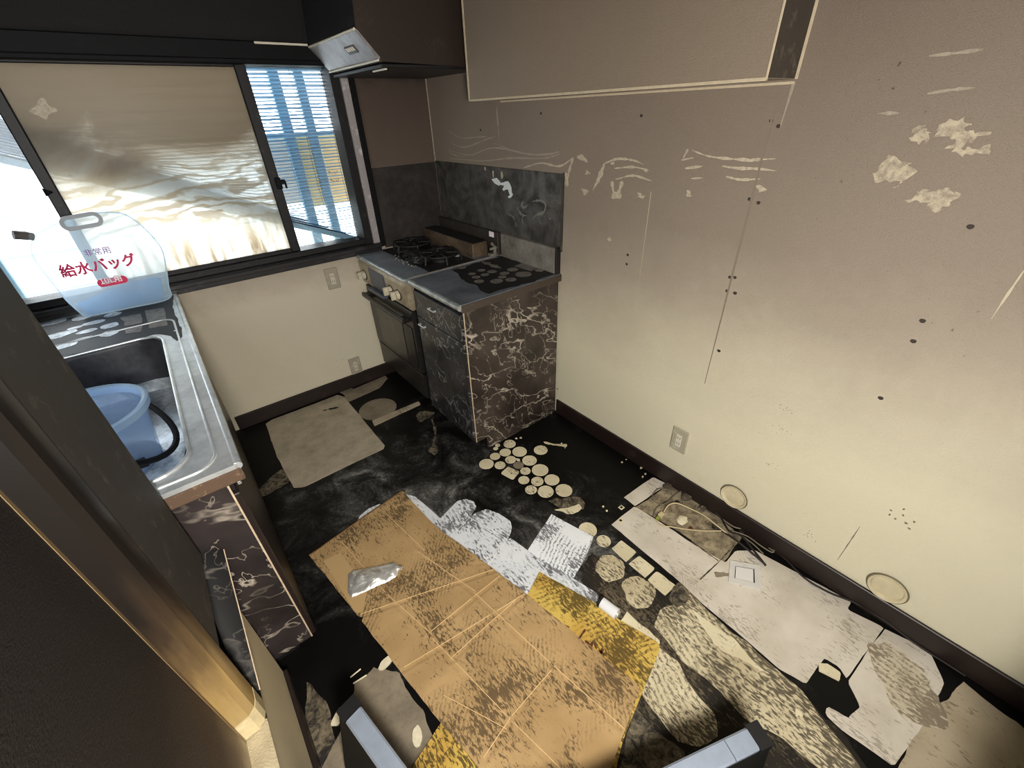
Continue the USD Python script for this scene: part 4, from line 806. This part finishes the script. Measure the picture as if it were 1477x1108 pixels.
obj('upstand', box(-.030, 0, Y0 + .012, Y1 - .01, .800, .918, .003), 'upstand', ct)
obj('upstand_end', box(-.031, 0, Y0 + .002, Y0 + .012, .800, .920, .002), 'stove_black', ct)

# ------------------------------------------------------------------ gas stove with oven
st = thing('gas_stove', 'sooty built-in gas stove with oven in the kitchen corner', 'stove')
S0, S1 = -.606, -.030
obj('body', box(-.545, -.035, S0, S1, .10, .74), 'oven_black', st)
obj('top_plate', box(-.575, -.035, S0 + .002, S1, .780, .800, .004), 'stove_top', st)
obj('burned_pan', box(-.440, -.17, S0 + .02, S1 - .02, .7995, .803, .001), 'stove_black', st)
obj('front_lip', cyl((-.577, S0 + .004, .790), (-.577, S1, .790), .011, 14), 'steel_lip', st)
obj('control_panel', hull([(x, y, z) for y in (S0 + .004, S1) for x, z in ((-.572, .78), (-.584, .76), (-.578, .652), (-.566, .640), (-.54, .64), (-.54, .78))]), 'stove_panel', st)
tr = obj('centre_plate', box(-.589, -.578, -.36, -.175, .668, .762, .003), 'tray_slate', st)
obj('tray', box(-.612, -.578, -.365, -.17, .640, .660, .005), 'tray_slate', tr)
def knob(y):
    k = obj('knob', cyl((-.582, y, .700), (-.600, y, .700), .024, 20, .021), 'knob_cream', st)
    obj('grip', box(-.622, -.598, y - .008, y + .008, .680, .722, .003), 'knob_cream', k); obj('bezel', cyl((-.580, y, .700), (-.584, y, .700), .028, 20), 'knob_shadow', k)
knob(-.085); knob(-.420); knob(-.505)
ov = obj('oven_door', box(-.572, -.545, S0 + .008, S1 - .004, .275, .632, .005), 'oven_black', st)
obj('glass', box(-.575, -.571, -.46, -.13, .31, .53, .004), 'oven_glass', ov); obj('handle', join(box(-.606, -.586, S0 + .05, S1 + .004, .560, .590, .008), box(-.59, -.57, S0 + .06, S0 + .10, .562, .588), box(-.59, -.57, S1 - .06, S1 - .02, .562, .588)), 'oven_black', ov)
obj('lower_drawer', box(-.568, -.545, S0 + .008, S1 - .004, .115, .262, .004), 'oven_black', st); obj('trim_line', box(-.570, -.566, S0 + .01, S1 - .01, .262, .270), 'upstand_soot', st)
gs = obj('side_scorch', box(-.576, -.571, S0 + .03, S0 + .10, .30, .54, .003), 'stove_black', st)
for (bx, by) in ((-.30, -.16), (-.30, -.46)):
    bn = obj('burner', lathe([(0, .802), (.050, .802), (.050, .815), (.036, .822), (.036, .828), (0, .830)], 28, (bx, by, 0)), 'burner_black', st)
    ringp = [(bx + .095 * math.cos(t), by + .095 * math.sin(t), .838) for t in np.linspace(0, 2 * np.pi, 29)]
    legs = [box(bx + .05 * math.cos(t) - .0, bx + .05 * math.cos(t) + .001, 0, .001, 0, .001) for t in ()]
    g = [tube(ringp, .006, 7, False)]
    for t in np.arange(6) * np.pi / 3 + .3:
        g.append(tube([(bx + .035 * math.cos(t), by + .035 * math.sin(t), .842), (bx + .105 * math.cos(t), by + .105 * math.sin(t), .842), (bx + .112 * math.cos(t), by + .112 * math.sin(t), .803)], .006, 6))
    obj('trivet', join(g), 'burner_black', st)
obj('burner', lathe([(0, .802), (.030, .802), (.028, .815), (0, .818)], 20, (-.155, -.30, 0)), 'burner_black', st)
obj('burner_cap', lathe([(0, .826), (.016, .826), (.019, .830), (.012, .835), (0, .836)], 20, (-.205, -.475, -.02)), 'steel_bright', st)
chunk_m = []
for k in range(5):
    s = trimesh.creation.icosphere(2, 1.0); s.vertices *= (1 + .6 * fb(s.vertices * 1.9 + k * 7))[:, None] * [.06, .055, .022]; s.apply_translation([-.34 + .05 * rng.normal(), -.12 - .07 * k, .815]); chunk_m.append(s)
obj('charred_crust', join(chunk_m), 'burner_black', st)
for k in range(16):
    c = np.array([-.455 + .02 * rng.normal(), -.20 - .018 * k + .01 * rng.normal()]); r = .003 + .003 * rng.random()
    s = trimesh.creation.icosphere(1, r); s.apply_translation([*c, .8015]); obj('ash_flake', s, 'steel_scrape', st)
vb = obj('vent_box', box(-.155, -.060, S0 + .055, S1 - .0, .800, .872, .003), 'vent_metal', st)
obj('grille', box(-.148, -.064, S0 + .06, S1 - .005, .8715, .8745, .001), 'stove_black', vb)
obj('rear_upstand', box(-.030, -.004, S0 + .002, S1 + .02, .800, .916, .003), 'upstand_soot', st); obj('side_strip', box(-.56, -.05, S0 - .003, S0 + .003, .8, .806, .001), 'upstand', st)
gc = obj('gas_cock', join(cyl((-.045, -.596, .806), (-.045, -.596, .85), .010, 12), cyl((-.045, -.596, .845), (-.045, -.571, .86), .008, 12), cyl((-.032, -.596, .84), (-.075, -.596, .84), .007, 12), box(-.075, -.032, -.604, -.57, .8015, .815, .002)), 'upstand', st)
obj('tag', box(-.034, -.030, -.575, -.535, .888, .915, .001), 'print_white', gc, label='small white tag')

# ------------------------------------------------------------------ range hood
rh = thing('range_hood', 'dark brown range hood with a silver control panel in the corner', 'range hood')
H0, H1 = -.552, -.012
hp = lambda xz, y0, y1: trimesh.Trimesh(*(lambda s: (np.column_stack([s.vertices[:, 0], y1 - s.vertices[:, 2], s.vertices[:, 1]]), s.faces))(slab(Polygon(xz), 0, y1 - y0)), process=False)
obj('body', hp([(-.572, 1.712), (-.545, 2.05), (-.40, 2.3), (-.002, 2.3), (-.002, 1.605), (-.49, 1.618)], H0, H1), 'hood_brown', rh, smooth=False)
obj('front_plate', hp([(-.575, 1.716), (-.549, 2.04), (-.545, 2.04), (-.571, 1.716)], H0 + .001, H1), 'hood_black', rh, smooth=False)
cp = obj('control_panel', hp([(-.580, 1.704), (-.504, 1.624), (-.498, 1.630), (-.572, 1.710)], H0 - .001, H1), 'hood_panel', rh, smooth=False)
obj('upper_line', cyl((-.580, H0, 1.709), (-.580, H1, 1.709), .0045, 8), 'hood_line', rh); obj('lower_line', cyl((-.507, H0, 1.622), (-.507, H1, 1.622), .004, 8), 'hood_line', rh)
obj('switch_bank', hp([(-.556, 1.674), (-.536, 1.653), (-.533, 1.656), (-.553, 1.677)], -.45, -.36), 'switch_dark', cp, smooth=False)
for k in range(4): obj('switch', hp([(-.555, 1.670), (-.545, 1.660), (-.541, 1.663), (-.551, 1.673)], -.443 + k * .02, -.431 + k * .02), 'hood_line', cp, smooth=False)
obj('underside', box(-.495, -.01, H0 + .004, H1 - .004, 1.600, 1.612, .002), 'hood_black', rh); obj('lamp_strip', box(-.47, -.462, -.52, -.40, 1.595, 1.60), 'hood_line', rh)
obj('curtain_rail', box(-2.06, -.585, -.05, -.03, 1.70, 1.708, .002), 'hood_line', w1) if False else None
obj('head_edge', box(-.80, -.585, -.034, -.029, 1.712, 1.720, .001), 'hood_line', w1)

# ------------------------------------------------------------------ sink unit
sk = thing('sink_unit', 'long stainless sink unit with black marble end panel under the window', 'sink')
KX0, KX1, KY0, KY1, KZ = -2.05, -1.428, -1.478, -.022, .800
BX = Polygon([(-1.96, -1.415), (-1.518, -1.415), (-1.518, -.515), (-1.96, -.515)]).buffer(-.07).buffer(.07, 10)
top = Polygon([(KX0, KY0), (KX1 - .012, KY0), (KX1, KY0 + .012), (KX1, KY1), (KX0, KY1)])
obj('sink_top', slab(top.difference(BX), KZ - .012, KZ), 'sink_steel' if 'sink_steel' in M else 'steel_bright', sk, smooth=False)
n = 48; ring = np.array([BX.exterior.interpolate(k / n, normalized=True).coords[0] for k in range(n)]); cen = ring.mean(0)
lv = [(1.0, KZ), (.985, KZ - .01), (.955, KZ - .150), (.90, KZ - .182), (.5, KZ - .187), (.05, KZ - .19)]
V = np.vstack([np.column_stack([cen + (ring - cen) * s, np.full(n, z)]) for s, z in lv]); F = []
for i in range(len(lv) - 1):
    for j in range(n):
        a0, a1, b0, b1 = i * n + j, i * n + (j + 1) % n, (i + 1) * n + j, (i + 1) * n + (j + 1) % n; F += [[a0, a1, b1], [a0, b1, b0]]
F = np.array(F); V2 = np.vstack([V, V + [0, 0, -.002]])
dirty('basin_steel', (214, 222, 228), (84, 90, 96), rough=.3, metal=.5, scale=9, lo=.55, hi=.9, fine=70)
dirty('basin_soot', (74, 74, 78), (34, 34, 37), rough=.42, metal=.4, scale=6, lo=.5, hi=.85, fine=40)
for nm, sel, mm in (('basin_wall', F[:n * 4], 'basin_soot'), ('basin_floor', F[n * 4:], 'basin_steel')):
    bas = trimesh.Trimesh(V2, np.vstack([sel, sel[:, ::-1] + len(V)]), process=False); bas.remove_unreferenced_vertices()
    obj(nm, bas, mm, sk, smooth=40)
bead = lambda d, r, m='steel_bright': obj('bead', tube([(*p, KZ + .0005) for p in np.array(BX.buffer(d).exterior.coords)], r, 6, False), m, sk)
obj('basin_rim', tube([(*p, KZ + .001) for p in np.array(BX.buffer(.004).exterior.coords)], .005, 8, False), 'steel_bright', sk)
b2 = Polygon([(-2.0, -1.452), (-1.468, -1.452), (-1.468, -.36), (-2.0, -.36)]).buffer(-.05).buffer(.05, 8)
obj('drain_bead', tube([(*p, KZ + .0008) for p in np.array(b2.exterior.coords)], .004, 8, False), 'steel_bright', sk)
obj('front_roll', cyl((KX1 - .008, KY0 + .004, KZ - .008), (KX1 - .008, KY1, KZ - .008), .010, 14), 'steel_bright', sk)
obj('back_film', slab(wob(Polygon([(-2.04, -.49), (-1.53, -.50), (-1.49, -.56), (-1.475, -.62), (-1.455, -.60), (-1.455, -.16), (-1.44, -.05), (-2.04, -.05)]).difference(BX.buffer(.012)), .004, .02, 2), KZ + .0002, KZ + .0008), 'counter_soot', sk, smooth=False)
dirty('print_pale', (196, 202, 208), (96, 100, 108), rough=.4, metal=.3, scale=30, fine=120, lo=.62, hi=.9)
for i, (c, a, b) in enumerate([((-1.817,-0.249), .075, .048), ((-1.799,-0.383), .055, .045), ((-1.755,-0.087), .04, .05), ((-1.715,-0.191), .045, .035), ((-1.665,-0.276), .036, .045), ((-1.667,-0.368), .034, .05), ((-1.733,-0.278), .04, .03), ((-1.750,-0.357), .05, .02), ((-1.657,-0.138), .035, .045), ((-1.771,-0.202), .03, .022), ((-1.849,-0.066), .06, .05)]):
    obj('bare_print', slab(blob(c, a * .8, b * .62, .1, .1, 30, i), KZ + .0006, KZ + .0016), 'print_pale', sk, smooth=False)
for i, q in enumerate([[(-1.631,-0.204), (-1.565,-0.209), (-1.564,-0.333), (-1.621,-0.321)], [(-1.552,-0.185), (-1.486,-0.199), (-1.491,-0.432), (-1.546,-0.421)], [(-1.622,-0.341), (-1.564,-0.353), (-1.573,-0.436), (-1.618,-0.414)]]):
    obj('bare_print', slab(wob(Polygon(q), .003, .012, i), KZ + .0006, KZ + .0016), 'print_grey', sk, smooth=False)
for i, c in enumerate([(-1.473,-0.515), (-1.473,-0.640), (-1.476,-0.729), (-1.470,-0.710)]): obj('soap_spot', slab(blob(c, .004, .004, 0, .2, 10), KZ + .0006, KZ + .002), 'white_plastic', sk, smooth=False)
obj('end_board', box(KX0, KX1 - .004, KY0 + .001, KY0 + .016, KZ - .052, KZ - .012, .006), 'particle_board', sk, label='bare particle board end of the worktop')
obj('end_panel', box(KX0, -1.472, -1.470, -1.452, .085, KZ - .05), 'marble_sink', sk); obj('edge_band', box(-1.473, -1.469, -1.4715, -1.466, .085, KZ - .05), 'edge_band', sk)
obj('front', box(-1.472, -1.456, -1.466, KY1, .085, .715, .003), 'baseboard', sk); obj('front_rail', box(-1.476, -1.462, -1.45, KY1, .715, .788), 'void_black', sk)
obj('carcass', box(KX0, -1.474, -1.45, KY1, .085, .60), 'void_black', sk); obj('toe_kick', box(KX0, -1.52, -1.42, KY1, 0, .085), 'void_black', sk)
obj('handle', box(-1.458, -1.448, -1.42, -1.36, .700, .712, .002), 'steel_lip', sk)

# bucket in the basin
bk = thing('plastic_bucket', 'translucent blue bucket with black handle standing in the sink', 'bucket')
bc = np.array([-1.735, -.975]); RB = .150; ZB0, ZR = .615, .800
t = lambda prof, n=44: lathe(prof, n, (bc[0], bc[1], 0))
obj('wall', t([(.112, ZB0 + .004), (.118, ZB0), (.118 + .0, ZB0 + .003), (RB - .004, ZR), (RB - .007, ZR), (.112, ZB0 + .004)]), 'bucket_plastic', bk)
obj('bottom', t([(0, ZB0), (.116, ZB0), (.116, ZB0 + .003), (0, ZB0 + .003)]), 'bucket_clear', bk)
obj('rim', t([(RB - .006, ZR - .022), (RB + .006, ZR - .020), (RB + .008, ZR), (RB + .002, ZR + .004), (RB - .006, ZR + .001), (RB - .006, ZR - .022)]), 'bucket_rim', bk)
hh = []
for s in np.linspace(0, np.pi, 21):
    al = -.35; u = np.array([math.cos(al + np.pi / 2), math.sin(al + np.pi / 2)]); o = np.array([math.cos(al), math.sin(al)])
    p = bc + u * (RB + .012) * math.cos(s) + o * (.155 * math.sin(s) + .012); hh.append((p[0], p[1], ZR - .012 - .145 * math.sin(s)))
obj('handle', tube(hh, .0085, 10), 'rubber_black', bk)
obj('label_tag', (lambda m: m)(box(bc[0] + .055, bc[0] + .095, bc[1] - .128, bc[1] - .122, .65, .68, .001)), 'slot', bk)

# ------------------------------------------------------------------ water bag on the sink back
wg = thing('water_bag', 'clear emergency water bag with red print leaning on the window above the sink', 'bag')
BO = np.array([(-1.742, .808), (-1.602, .806), (-1.462, .808), (-1.440, .86), (-1.420, .93), (-1.405, 1.00), (-1.420, 1.07), (-1.455, 1.135), (-1.500, 1.160), (-1.62, 1.165), (-1.69, 1.14), (-1.755, 1.11), (-1.785, 1.05), (-1.775, .95), (-1.765, .88)])
lean = lambda z: -.115 + (z - .80) * .20
P = Polygon(spline(np.vstack([BO, BO[:1]]), 5)[:-1]).buffer(0)
def bag_front(q):
    d = np.array([P.exterior.distance(Point(*x)) for x in q])
    low = np.clip((1.02 - q[:, 1]) / .2, 0, 1)
    return (.010 + .028 * low) * np.clip(d / .07, 0, 1) ** .55 + .006 * fb(np.column_stack([q * 13, np.zeros(len(q))])) * np.clip(d / .03, 0, 1)
sheet = relief(P, 0, .0004, bag_front, .012); v = sheet.vertices.copy(); N = len(v) // 2
hz = v[:N, 2].copy()
grip = Polygon([(-1.665, 1.120), (-1.545, 1.128), (-1.545, 1.162), (-1.665, 1.158)]).buffer(.008)
fr_ = v[:, 2].copy(); fr_[N:] = -hz * .25
sheet.vertices = np.column_stack([v[:, 0], lean(v[:, 1]) - fr_, v[:, 1]]); sheet.fix_normals()
obj('film', sheet, 'bag_film', wg, smooth=50)
edge = [(x, lean(z), z) for x, z in np.array(P.exterior.coords)]
obj('welded_seam', tube(edge, .003, 6, False), 'bag_seam', wg)
wl = Polygon([(-1.73, .812), (-1.475, .812), (-1.452, .90), (-1.55, .905), (-1.65, .885), (-1.745, .862)])
wm = relief(wl, 0, .0004, lambda q: .022 * np.clip(np.array([wl.exterior.distance(Point(*x)) for x in q]) / .04, 0, 1) ** .5, .014); v = wm.vertices; n2 = len(v) // 2; ff = v[:, 2].copy(); ff[n2:] *= -.3
wm.vertices = np.column_stack([v[:, 0], lean(v[:, 1]) - ff, v[:, 1]]); wm.fix_normals()
obj('water', wm, 'bag_water', wg, smooth=50)
G = LineString([(-1.640, 1.142), (-1.565, 1.146)]); gring = G.buffer(.026, 10).difference(G.buffer(.013, 10))
gm = slab(gring, -.004, .006); v = gm.vertices; gm.vertices = np.column_stack([v[:, 0], lean(v[:, 1]) - .010 - v[:, 2], v[:, 1]]); gm.fix_normals()
obj('grip', gm, 'bag_grip', wg)
sp_ = obj('spout', cyl((-1.752, lean(1.1) - .012, 1.115), (-1.765, lean(1.1) - .018, 1.122), .014, 18), 'bag_grip', wg)
obj('cap', cyl((-1.765, lean(1.1) - .018, 1.122), (-1.795, lean(1.1) - .03, 1.132), .015, 18), 'cap_grey', sp_)
GL = json.loads('''{"small":[[[[244,-5],[253,11],[257,25],[258,93],[346,93],[346,-3],[343,-7],[337,-9],[318,-9],[316,-3],[316,0],[333,-1],[337,0],[338,3],[337,27],[305,27],[305,-9],[296,-9],[295,27],[266,27],[262,8],[255,-6],[250,-10]],[[305,37],[338,36],[338,56],[305,56]],[[305,66],[338,65],[338,84],[305,84]],[[267,66],[296,65],[296,84],[267,84]],[[296,55],[267,56],[267,36],[296,36]]],[[[130,83],[149,83],[141,96],[141,98],[146,100],[149,100],[157,90],[158,86],[154,85],[154,83],[175,83],[176,102],[185,102],[185,83],[204,83],[205,85],[202,85],[203,89],[211,100],[215,100],[220,98],[220,96],[210,84],[230,83],[230,57],[222,57],[221,75],[140,75],[139,57],[130,57]]],[[[138,31],[177,32],[176,41],[149,41],[149,66],[212,66],[212,41],[187,41],[186,32],[223,31],[223,0],[219,-4],[199,-5],[197,3],[212,3],[214,4],[214,22],[187,23],[186,-10],[177,-10],[177,23],[148,23],[147,-4],[138,-4]],[[158,49],[202,48],[203,58],[159,59]]],[[[69,101],[79,101],[80,83],[113,83],[113,74],[79,73],[79,56],[110,56],[110,47],[79,47],[79,28],[115,28],[115,19],[79,19],[78,-10],[69,-9]]],[[[7,19],[7,28],[42,29],[42,47],[11,48],[11,56],[42,56],[42,74],[10,74],[9,83],[41,83],[42,101],[52,101],[52,-9],[42,-9],[42,19]]]],"big":[[[[484,43],[484,46],[486,48],[499,56],[513,71],[522,85],[527,98],[542,93],[542,88],[538,82],[539,80],[570,80],[563,92],[563,96],[570,100],[575,98],[577,102],[584,105],[589,102],[598,87],[598,84],[596,82],[589,79],[585,80],[581,77],[583,72],[579,64],[577,55],[569,38],[559,23],[539,4],[511,-11],[506,-11],[497,-3],[496,1],[522,12],[536,22],[552,41],[559,55],[562,65],[528,65],[509,44],[497,35],[494,35]]],[[[393,-3],[394,2],[414,10],[425,18],[434,28],[443,45],[448,67],[450,69],[464,64],[464,59],[457,37],[446,18],[436,7],[423,-3],[405,-12],[402,-12]]],[[[406,65],[407,69],[416,72],[421,71],[430,47],[429,40],[420,37],[416,38]]],[[[378,59],[380,63],[385,65],[393,65],[404,38],[403,33],[395,30],[389,31]]],[[[322,92],[327,96],[335,96],[338,100],[347,102],[355,90],[358,81],[351,77],[346,78],[342,74],[333,72]]],[[[305,77],[306,82],[314,85],[320,85],[340,42],[350,14],[352,1],[340,-3],[336,-2],[322,42],[313,64]]],[[[245,2],[246,8],[254,18],[266,44],[271,60],[275,83],[282,84],[290,82],[292,79],[285,50],[279,32],[269,11],[260,-3],[253,-2]]],[[[122,7],[122,11],[134,20],[145,35],[154,58],[153,59],[127,59],[126,73],[166,74],[172,72],[173,104],[188,103],[188,73],[194,59],[197,59],[206,68],[216,82],[220,82],[229,75],[228,70],[204,45],[208,38],[223,23],[240,13],[239,8],[232,0],[228,0],[216,8],[200,24],[189,40],[187,-6],[179,-12],[160,-13],[158,-11],[155,2],[172,4],[171,63],[162,35],[146,10],[133,-1],[129,0]]],[[[1,-6],[6,14],[7,25],[4,30],[2,39],[12,47],[16,54],[5,54],[1,66],[7,70],[13,79],[24,103],[26,105],[29,105],[37,102],[39,99],[24,70],[28,70],[36,86],[40,86],[49,80],[47,73],[39,61],[40,59],[50,65],[60,75],[67,84],[77,104],[89,102],[89,96],[91,91],[111,68],[121,62],[120,57],[113,50],[109,50],[106,53],[103,51],[60,51],[58,53],[52,48],[48,49],[48,47],[52,36],[54,43],[109,43],[111,41],[110,-12],[96,-12],[96,-8],[94,-6],[69,-6],[66,-13],[55,-13],[53,-11],[53,3],[46,0],[40,0],[37,10],[36,9],[37,-4],[25,-7],[23,-4],[21,16],[19,12],[15,-9],[9,-10]],[[95,28],[68,29],[68,8],[96,8]],[[71,66],[91,65],[92,67],[82,80]],[[47,25],[51,10],[52,9],[53,27],[50,28]],[[13,27],[21,25],[26,27],[33,27],[39,29],[39,31],[30,31]],[[37,13],[35,13],[36,12]],[[28,45],[32,44],[34,45],[33,51]]]],"pill":[[[[200,-6],[201,-1],[209,11],[213,25],[214,94],[216,96],[308,95],[308,-4],[303,-10],[296,-12],[276,-12],[272,-3],[272,2],[274,3],[292,2],[294,3],[293,24],[267,24],[267,-10],[265,-12],[254,-12],[252,-10],[251,24],[227,24],[223,5],[212,-13],[208,-13]],[[267,40],[293,39],[294,52],[268,53]],[[267,69],[293,68],[294,80],[268,81]],[[229,40],[252,39],[252,53],[229,53]],[[252,80],[229,81],[229,68],[252,68]]],[[[143,89],[145,91],[160,90],[160,13],[162,12],[198,12],[199,-1],[197,-3],[145,-3],[143,-1]]],[[[70,33],[71,62],[74,74],[79,83],[85,89],[95,93],[109,92],[118,87],[127,73],[131,51],[129,23],[126,13],[119,2],[114,-2],[105,-5],[95,-5],[87,-2],[79,5],[75,12]],[[88,29],[90,19],[95,11],[103,10],[108,13],[113,26],[114,56],[111,70],[108,75],[103,78],[96,78],[89,67],[87,58]]],[[[8,11],[27,13],[27,71],[13,72],[12,84],[24,87],[31,91],[43,91],[44,13],[61,12],[62,-1],[60,-3],[9,-3]]]]}''')
def lettering(key, origin, width, m, ang, name, lift):
    ps = [Polygon(p[0], p[1:]).buffer(0) for p in GL[key]]; U = shapely.union_all(ps); x0, y0, x1, y1 = U.bounds; s = width / (x1 - x0)
    U = shapely.affinity.affine_transform(U, [s, 0, 0, s, -x0 * s, -y0 * s]); U = shapely.affinity.rotate(U, ang, origin=(0, 0), use_radians=True); U = shapely.affinity.translate(U, *origin)
    m_ = slab(U, 0, .0006); v = m_.vertices; f = bag_front(v[:, :2]) + .0012 + lift
    m_.vertices = np.column_stack([v[:, 0], lean(v[:, 1]) - f - v[:, 2], v[:, 1]]); m_.fix_normals(); return obj(name, m_, m, wg, smooth=False)
o1, e1 = np.array((-1.644,1.022)), np.array((-1.565,1.021)); o2, e2 = np.array((-1.737,0.963)), np.array((-1.502,0.964)); o3, e3 = np.array((-1.642,0.914)), np.array((-1.570,0.915)); pc0, pc1 = np.array((-1.638,0.923)), np.array((-1.570,0.923))
an = lambda a, b: math.atan2(b[1] - a[1], b[0] - a[0])
lettering('small', o1, np.linalg.norm(e1 - o1), 'print_mauve', an(o1, e1), 'small_print', .001)
lettering('big', o2, np.linalg.norm(e2 - o2), 'print_red', an(o2, e2), 'large_print', .001)
pill = LineString([pc0, pc1]).buffer(.0135, 10)
pm = slab(pill, 0, .0005); v = pm.vertices; pm.vertices = np.column_stack([v[:, 0], lean(v[:, 1]) - bag_front(v[:, :2]) - .002 - v[:, 2], v[:, 1]]); pm.fix_normals()
obj('print_pill', pm, 'print_red', wg, smooth=False)
lettering('pill', o3 + [.002, .0035], np.linalg.norm(e3 - o3) * .93, 'print_white', an(o3, e3), 'pill_print', .0026)

# ------------------------------------------------------------------ step stool at the bottom edge
ld = thing('step_stool', 'black step stool with pale grey top bars at the front edge', 'stool')
ZT = .26
def arm(p, q, cap, out):
    p, q, o = np.array([*p, ZT]), np.array([*q, ZT]), np.array([*out, 0.0]); d = (q - p) / np.linalg.norm(q - p); s = np.cross([0, 0, 1.0], d)
    P = lambda t, a, z: p + d * t + s * a + [0, 0, z]
    L = np.linalg.norm(q - p)
    obj('top_bar', hull([P(t, a, z) for t in (cap, L) for a, z in ((-.021, -.012), (.021, -.012), (-.021, -.002), (.021, -.002), (-.017, .002), (.017, .002))]), 'alu_pale', ld)
    if cap > .03:
        obj('bar_end', hull([P(t, a, z) for t in (.012, cap - .002) for a, z in ((-.021, -.012), (.021, -.012), (-.021, -.002), (.021, -.002), (-.017, .002), (.017, .002))]), 'alu_pale', ld)
    obj('end_cap', hull([P(t, a, z) for t in (-.022, .012) for a in (-.024, .024) for z in (-.03, .003)]), 'rubber_black', ld)
    obj('side_board', hull([P(t, a, -.013) for t in (-.02, L) for a in (-.022, .022)] + [np.array([*(P(t, a, 0) + o)[:2], .004]) for t in (.0, L) for a in (-.022, .022)]), 'black_side', ld)
arm((-1.442,-1.827), (-1.380,-2.152), .014, (-.055, .0))
arm((-0.756,-2.458), (-1.141,-2.312), .075, (.075, -.03))
obj('rear_bar', hull([(*np.array(c) + [dx, dy], z) for c in ((-1.380,-2.152), (-1.141,-2.312)) for dx in (-.02, .02) for dy in (-.02, .02) for z in (ZT - .03, ZT)]), 'alu_pale', ld)
